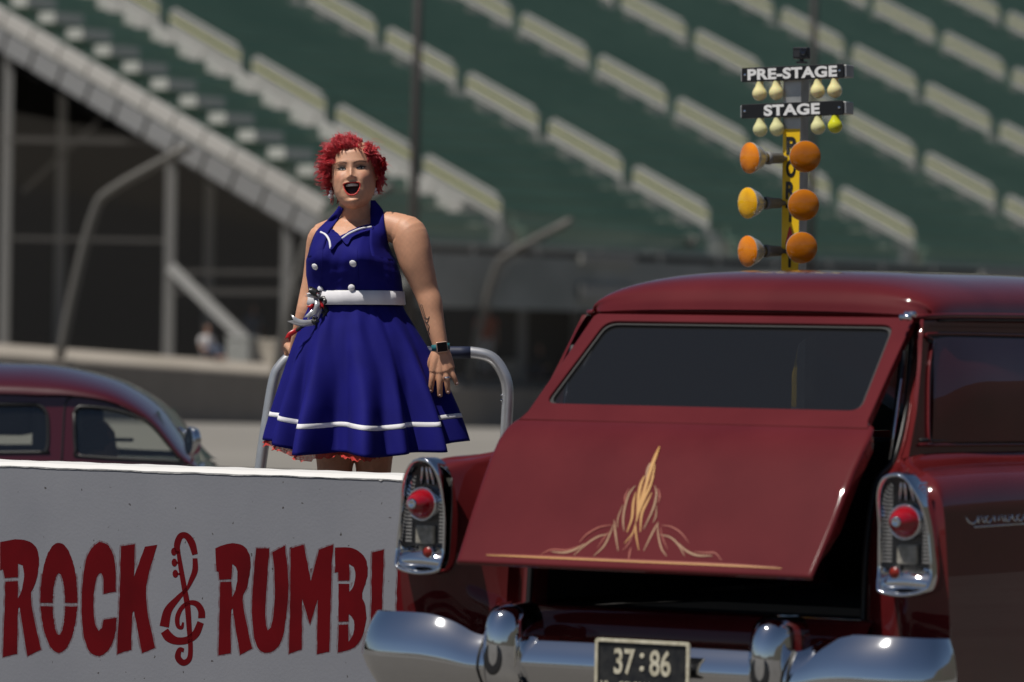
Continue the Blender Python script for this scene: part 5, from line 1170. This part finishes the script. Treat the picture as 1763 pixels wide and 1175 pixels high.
def two(s):
    y0 = LD+.06 if s < 0 else LD+1.70
    def P(v, d=0.0): 
        z = at(v[0], v[1], LD)[2]; t_ = np.clip((v[1]-800)/-120, 0, 1); return np.array([at(v[0], v[1], LD)[0], y0-s*(.07*t_)+s*d, z])
    V, F = flat2d([outer, qw, dw, rw]); mesh('upper_side', [P(v) for v in V], F, M['maroon'], lc)
    for w_ in (qw, dw, rw):
        V, F = flat2d([w_]); mesh('side_window', [P(v, -.012) for v in V], F, M['clear'], lc)
        lw_ = cr([P(v, -.002) for v in w_+w_[:1]], 3); MB().tube(lw_, .010, 6).build('window_seal', M['black'], lc, True)
    dl = cr([P(v, .001) for v in ((104, 800), (106, 740), (108, 700), (114, 688), (130, 684), (180, 693), (222, 710), (258, 735), (284, 764), (305, 789))], 4); MB().tube(dl, .0045, 6).build('door_gap', M['black'], lc, True)
    MB().tube(cr([P(v, .004) for v in ((-480, 700), (-160, 674), (0, 675), (100, 676), (180, 686), (225, 704), (262, 731), (290, 764), (312, 792))], 4), .008, 6).build('drip_rail', M['maroon'], lc, True)
    for wx_ in (-620, 560):
        c = np.array([lx(wx_), y0+.10*(-s), .33]); V, F = lathe(c, (0, s, 0), [(-.1, .2), (-.1, .30), (-.06, .33), (.06, .33), (.09, .30), (.09, .2)], 30); w = mesh('wheel', V, F, M['rubber'], lc, True)
        V, F = lathe(c, (0, s, 0), [(.08, .205), (.10, .12), (.10, 0)], 24); mesh('hub_cap', V, F, M['chrome'], w, True)
two(-1); two(1)
# lower body, bonnet and boot as one long pontoon
rows = []
XB = [(-1020, .55, .55), (-980, .62, .60), (-860, .80, .70), (-600, .86, .745), (-200, .86, .75), (200, .86, .75), (330, .86, .735), (360, .86, .70), (520, .85, .69), (700, .80, .66), (770, .70, .60), (790, .60, .54)]
for px, hw_, top in XB:
    x = lx(px); c = LD+.88; sec = [(-hw_*.9, .22), (-hw_, .34), (-hw_*1.0, .60), (-hw_*.96, top-.10), (-hw_*.88, top-.02), (-hw_*.6, top+.01), (0, top+.03)]; sec = sec+[(-a, b_) for a, b_ in sec[::-1][1:]]
    rows.append([np.array([x, c+a, b_]) for a, b_ in sec])
V, F = loft(rows, 4, 3); mesh('lower_body', V, F, M['maroon'], lc, True)
V, F = loft([[np.array([lx(262+20*abs(q)*0), LD+.88+q*.62, lz(708)]) for q in np.linspace(-1, 1, 7)], [np.array([lx(328), LD+.88+q*.70, lz(806)]) for q in np.linspace(-1, 1, 7)]], 3, 2); mesh('windscreen', V, F, M['clear'], lc, True)
mesh('cabin_floor', [np.array([lx(-300), LD+.15, .60]), np.array([lx(330), LD+.15, .60]), np.array([lx(330), LD+1.6, .60]), np.array([lx(-300), LD+1.6, .60])], [(0, 1, 2, 3)], M['interior'], lc)
o = MB().box(np.array([lx(70), LD+.88, .82]), (.07, 0, 0), (0, .62, 0), (0, 0, .22)).build('seat_back', M['interior'], lc); bevel(o, .05, 3)
o = MB().box(np.array([lx(0), LD+.5, 1.0]), (.12, 0, 0), (0, .2, 0), (0, 0, .12)).build('headrest', M['interior'], lc); bevel(o, .05, 3)
mc_ = lp_(329, 760, -.10); V, F = lathe(mc_, unit((-.86, -.5, 0)), [(-.05, 0), (-.045, .02), (-.03, .045), (0, .052), (.012, .052), (.013, .045), (.008, 0)], 22); V = [v*np.array([1, 1, 1])+np.array([0, 0, (v[2]-mc_[2])*.35]) for v in V]; mesh('wing_mirror', V, F, M['chrome'], lc, True)
MB().tube([lp_(309, 738, -.02), lp_(316, 742, -.05), lp_(326, 750, -.08)], .010, 8).build('mirror_arm', M['chrome'], lc, True)
MB().tube([lp_(330, 775, -.09), lp_(331, 795, -.04)], .009, 8).build('mirror_arm', M['chrome'], lc, True)
# driver
def figure(name, label, base, h, yaw, shirt, trousers, skin_m, hairm, seated=False, cap=None, group=None, floor=False):
    e = empty(name, base, label, 'person', group); f_ = np.array([math.sin(yaw), -math.cos(yaw), 0]); s_ = np.array([math.cos(yaw), math.sin(yaw), 0]); u_ = np.array([0, 0, 1.0]); k = h/1.72; b = np.asarray(base, float)
    def P(x, y, z): return b+s_*x*k+f_*y*k+u_*z*k
    hip = .13 if floor else (.45 if seated else .92); pr = []
    pr.append(tube([P(0, 0, hip-.04), P(0, 0, hip+.06), P(0, .01, hip+.22), P(0, .01, hip+.42), P(0, 0, hip+.52), P(0, 0, hip+.56)], [q*k for q in (.15, .17, .15, .17, .13, .06)], 16, (f_, .66)))
    pr.append(tube([P(0, 0, hip+.52), P(0, .015, hip+.64)], [.055*k, .05*k], 12))
    pr.append(tube([P(0, .03, hip+.60), P(0, .03, hip+.65), P(0, .025, hip+.72), P(0, .02, hip+.79), P(0, .015, hip+.84)], [q*k for q in (.045, .068, .078, .075, .04)], 14))
    pr.append(tube([P(0, .10, hip+.70), P(0, .115, hip+.69)], [.012*k, .014*k], 8))
    for s in (-1, 1):
        hand = P(s*.16, .30, hip+.18) if seated else P(s*.25, .06, hip-.10); elb = P(s*.25, .05, hip+.20) if seated else P(s*.25, -.02, hip+.18)
        pr.append(tube([P(s*.15, 0, hip+.49), P(s*.20, 0, hip+.46), elb, hand], [q*k for q in (.06, .055, .042, .03)], 12)); pr.append(tube([hand, hand+(f_*.08 if seated else -u_*.09)], [.034*k, .022*k], 8, (s_, .6)))
        if floor: pr.append(tube([P(s*.09, .02, hip), P(s*.12, .40, hip+.22), P(s*.12, .44, hip+.20), P(s*.11, .70, .05)], [q*k for q in (.085, .065, .055, .04)], 12)); pr.append(tube([P(s*.11, .68, .05), P(s*.11, .84, .04)], [.04*k, .03*k], 8))
        elif seated: pr.append(tube([P(s*.09, .02, hip), P(s*.10, .42, hip+.03), P(s*.10, .45, hip-.02), P(s*.10, .42, .05)], [q*k for q in (.085, .065, .055, .04)], 12)); pr.append(tube([P(s*.10, .40, .035), P(s*.10, .56, .03)], [.04*k, .03*k], 8))
        else: pr.append(tube([P(s*.09, 0, hip), P(s*.10, .0, .5), P(s*.10, -.01, .1)], [q*k for q in (.088, .058, .04)], 12)); pr.append(tube([P(s*.10, -.04, .04), P(s*.10, .14, .035)], [.042*k, .03*k], 8))
    bd = fromme('body', remesh(pr, .016*k, 2), skin_m, e, True, False)
    V = tube([P(0, 0, hip+.0), P(0, 0, hip+.06), P(0, .01, hip+.22), P(0, .01, hip+.42), P(0, 0, hip+.53), P(0, 0, hip+.57)], [q*k*1.07 for q in (.155, .172, .155, .178, .145, .065)], 18, (f_, .68)); b_ = MB().add(*V)
    for s in (-1, 1): b_.tube([P(s*.14, 0, hip+.49), P(s*.20, 0, hip+.46), P(s*.235, .03 if seated else -.01, hip+.28)], [.075*k, .072*k, .062*k], 12)
    b_.build('shirt', shirt, e, True); b_ = MB()
    for s in (-1, 1):
        if floor: b_.tube([P(s*.08, -.02, hip), P(s*.12, .40, hip+.22), P(s*.12, .445, hip+.20), P(s*.11, .66, .07)], [q*k for q in (.10, .075, .068, .055)], 12)
        elif seated: b_.tube([P(s*.08, -.02, hip), P(s*.10, .42, hip+.03), P(s*.10, .455, hip-.02), P(s*.10, .42, .10)], [q*k for q in (.10, .075, .068, .055)], 12)
        else: b_.tube([P(s*.085, 0, hip+.03), P(s*.10, .0, .5), P(s*.10, -.01, .12)], [q*k for q in (.105, .07, .055)], 12)
    b_.build('trousers', trousers, e, True)
    hp_ = P(0, .0, hip+.755); V, F = lathe(hp_, u_, [(-.05*k, .086*k), (.0, .094*k), (.05*k, .082*k), (.085*k, .05*k), (.098*k, 0)], 16); mesh('hair' if cap is None else 'cap', V, F, cap or hairm, e, True)
    if cap is not None: mesh('cap_peak', *MB().box(P(0, .12, hip+.76), s_*.07*k, f_*.06*k, u_*.008).__dict__.values(), cap, e)
    return e
sk2 = mat('tanned_skin', (.42, .22, .14), .6); hr2 = mat('brown_hair', (.05, .03, .02), .7); blk = mat('black_shirt', (.015, .015, .016), .8); wht = mat('white_shirt', (.62, .60, .60), .8); jean = mat('blue_jeans', (.05, .07, .12), .8); ora = mat('orange_shirt', (.45, .10, .04), .8); gry = mat('grey_blue_shirt', (.16, .19, .27), .8)
figure('person', 'driver in black with a cap at the wheel of the maroon car', np.array([lx(150), LD+.55, lz(752)-1.24+.02]), 1.70, math.radians(90), blk, blk, sk2, hr2, True, blk)
# ---- far spectators and boxes on the terrace
def terr_z(p):
    d = -(p-wt1)@wnorm; s = (p-wt1)@wdir; return wall_pt(s, True)[2]+float(np.interp(d, [.2, 1.6, 6, 24, 60], [-.02, .26, .32, .40, .5]))
def spot(px, d):      # a terrace point that shows at photo column px, d metres behind the wall
    q = onplane(px, 630, wt1-wnorm*d, wnorm); q[2] = terr_z(q); return q
figure('person', 'far spectator in a white shirt sitting behind the track wall near the left posts', spot(355, 1.6), 1.15, math.radians(40), wht, jean, sk2, hr2, True, floor=True)
figure('person', 'far spectator in an orange shirt behind the track wall beside the hoop rail', spot(492, 2.0), 1.3, math.radians(30), ora, jean, sk2, hr2, True, floor=True)
figure('person', 'far spectator in a grey-blue shirt standing in the shade under the stand', spot(434, 12), 1.75, math.radians(20), gry, jean, sk2, hr2)
figure('person', 'far spectator with bare arms standing between the rail and the red wagon', spot(836, 2.2), 1.7, math.radians(10), ora, wht, sk2, hr2)
figure('person', 'far spectator sitting behind the wall close to the red wagon', spot(930, 2.0), 1.5, math.radians(-20), blk, jean, sk2, hr2, True, floor=True)
M['crate'] = noisy(mat('pale_box', (.46, .42, .36), .8), (.40, .36, .30), 6); M['crateg'] = noisy(mat('grey_box', (.30, .31, .30), .8), (.25, .26, .25), 6)
for px, d, w, h, mm, lab in ((418, 2.2, .34, .55, 'crateg', 'grey storage case behind the track wall'), (462, 1.8, .32, .50, 'crate', 'pale beige storage case behind the track wall left of the woman'), (880, 2.4, .30, .45, 'crate', 'pale beige storage case behind the track wall right of the rail')):
    c = spot(px, d); e = empty('storage_case', c, lab, 'case', 'cases behind the track wall')
    o = MB().box(c+np.array([0, 0, h*.42]), wdir*w, wnorm*.25, (0, 0, h*.42)).build('case_body', M[mm], e); bevel(o, .03)
    o = MB().box(c+np.array([0, 0, h*.92]), wdir*w*1.03, wnorm*.26, (0, 0, h*.08)).build('lid', M[mm], e); bevel(o, .02)
    MB().tube([c+wnorm*.26+wdir*-.1+np.array([0, 0, h*.6]), c+wnorm*.30+np.array([0, 0, h*.62]), c+wnorm*.26+wdir*.1+np.array([0, 0, h*.6])], .012, 6).build('handle', M['steel'], e)
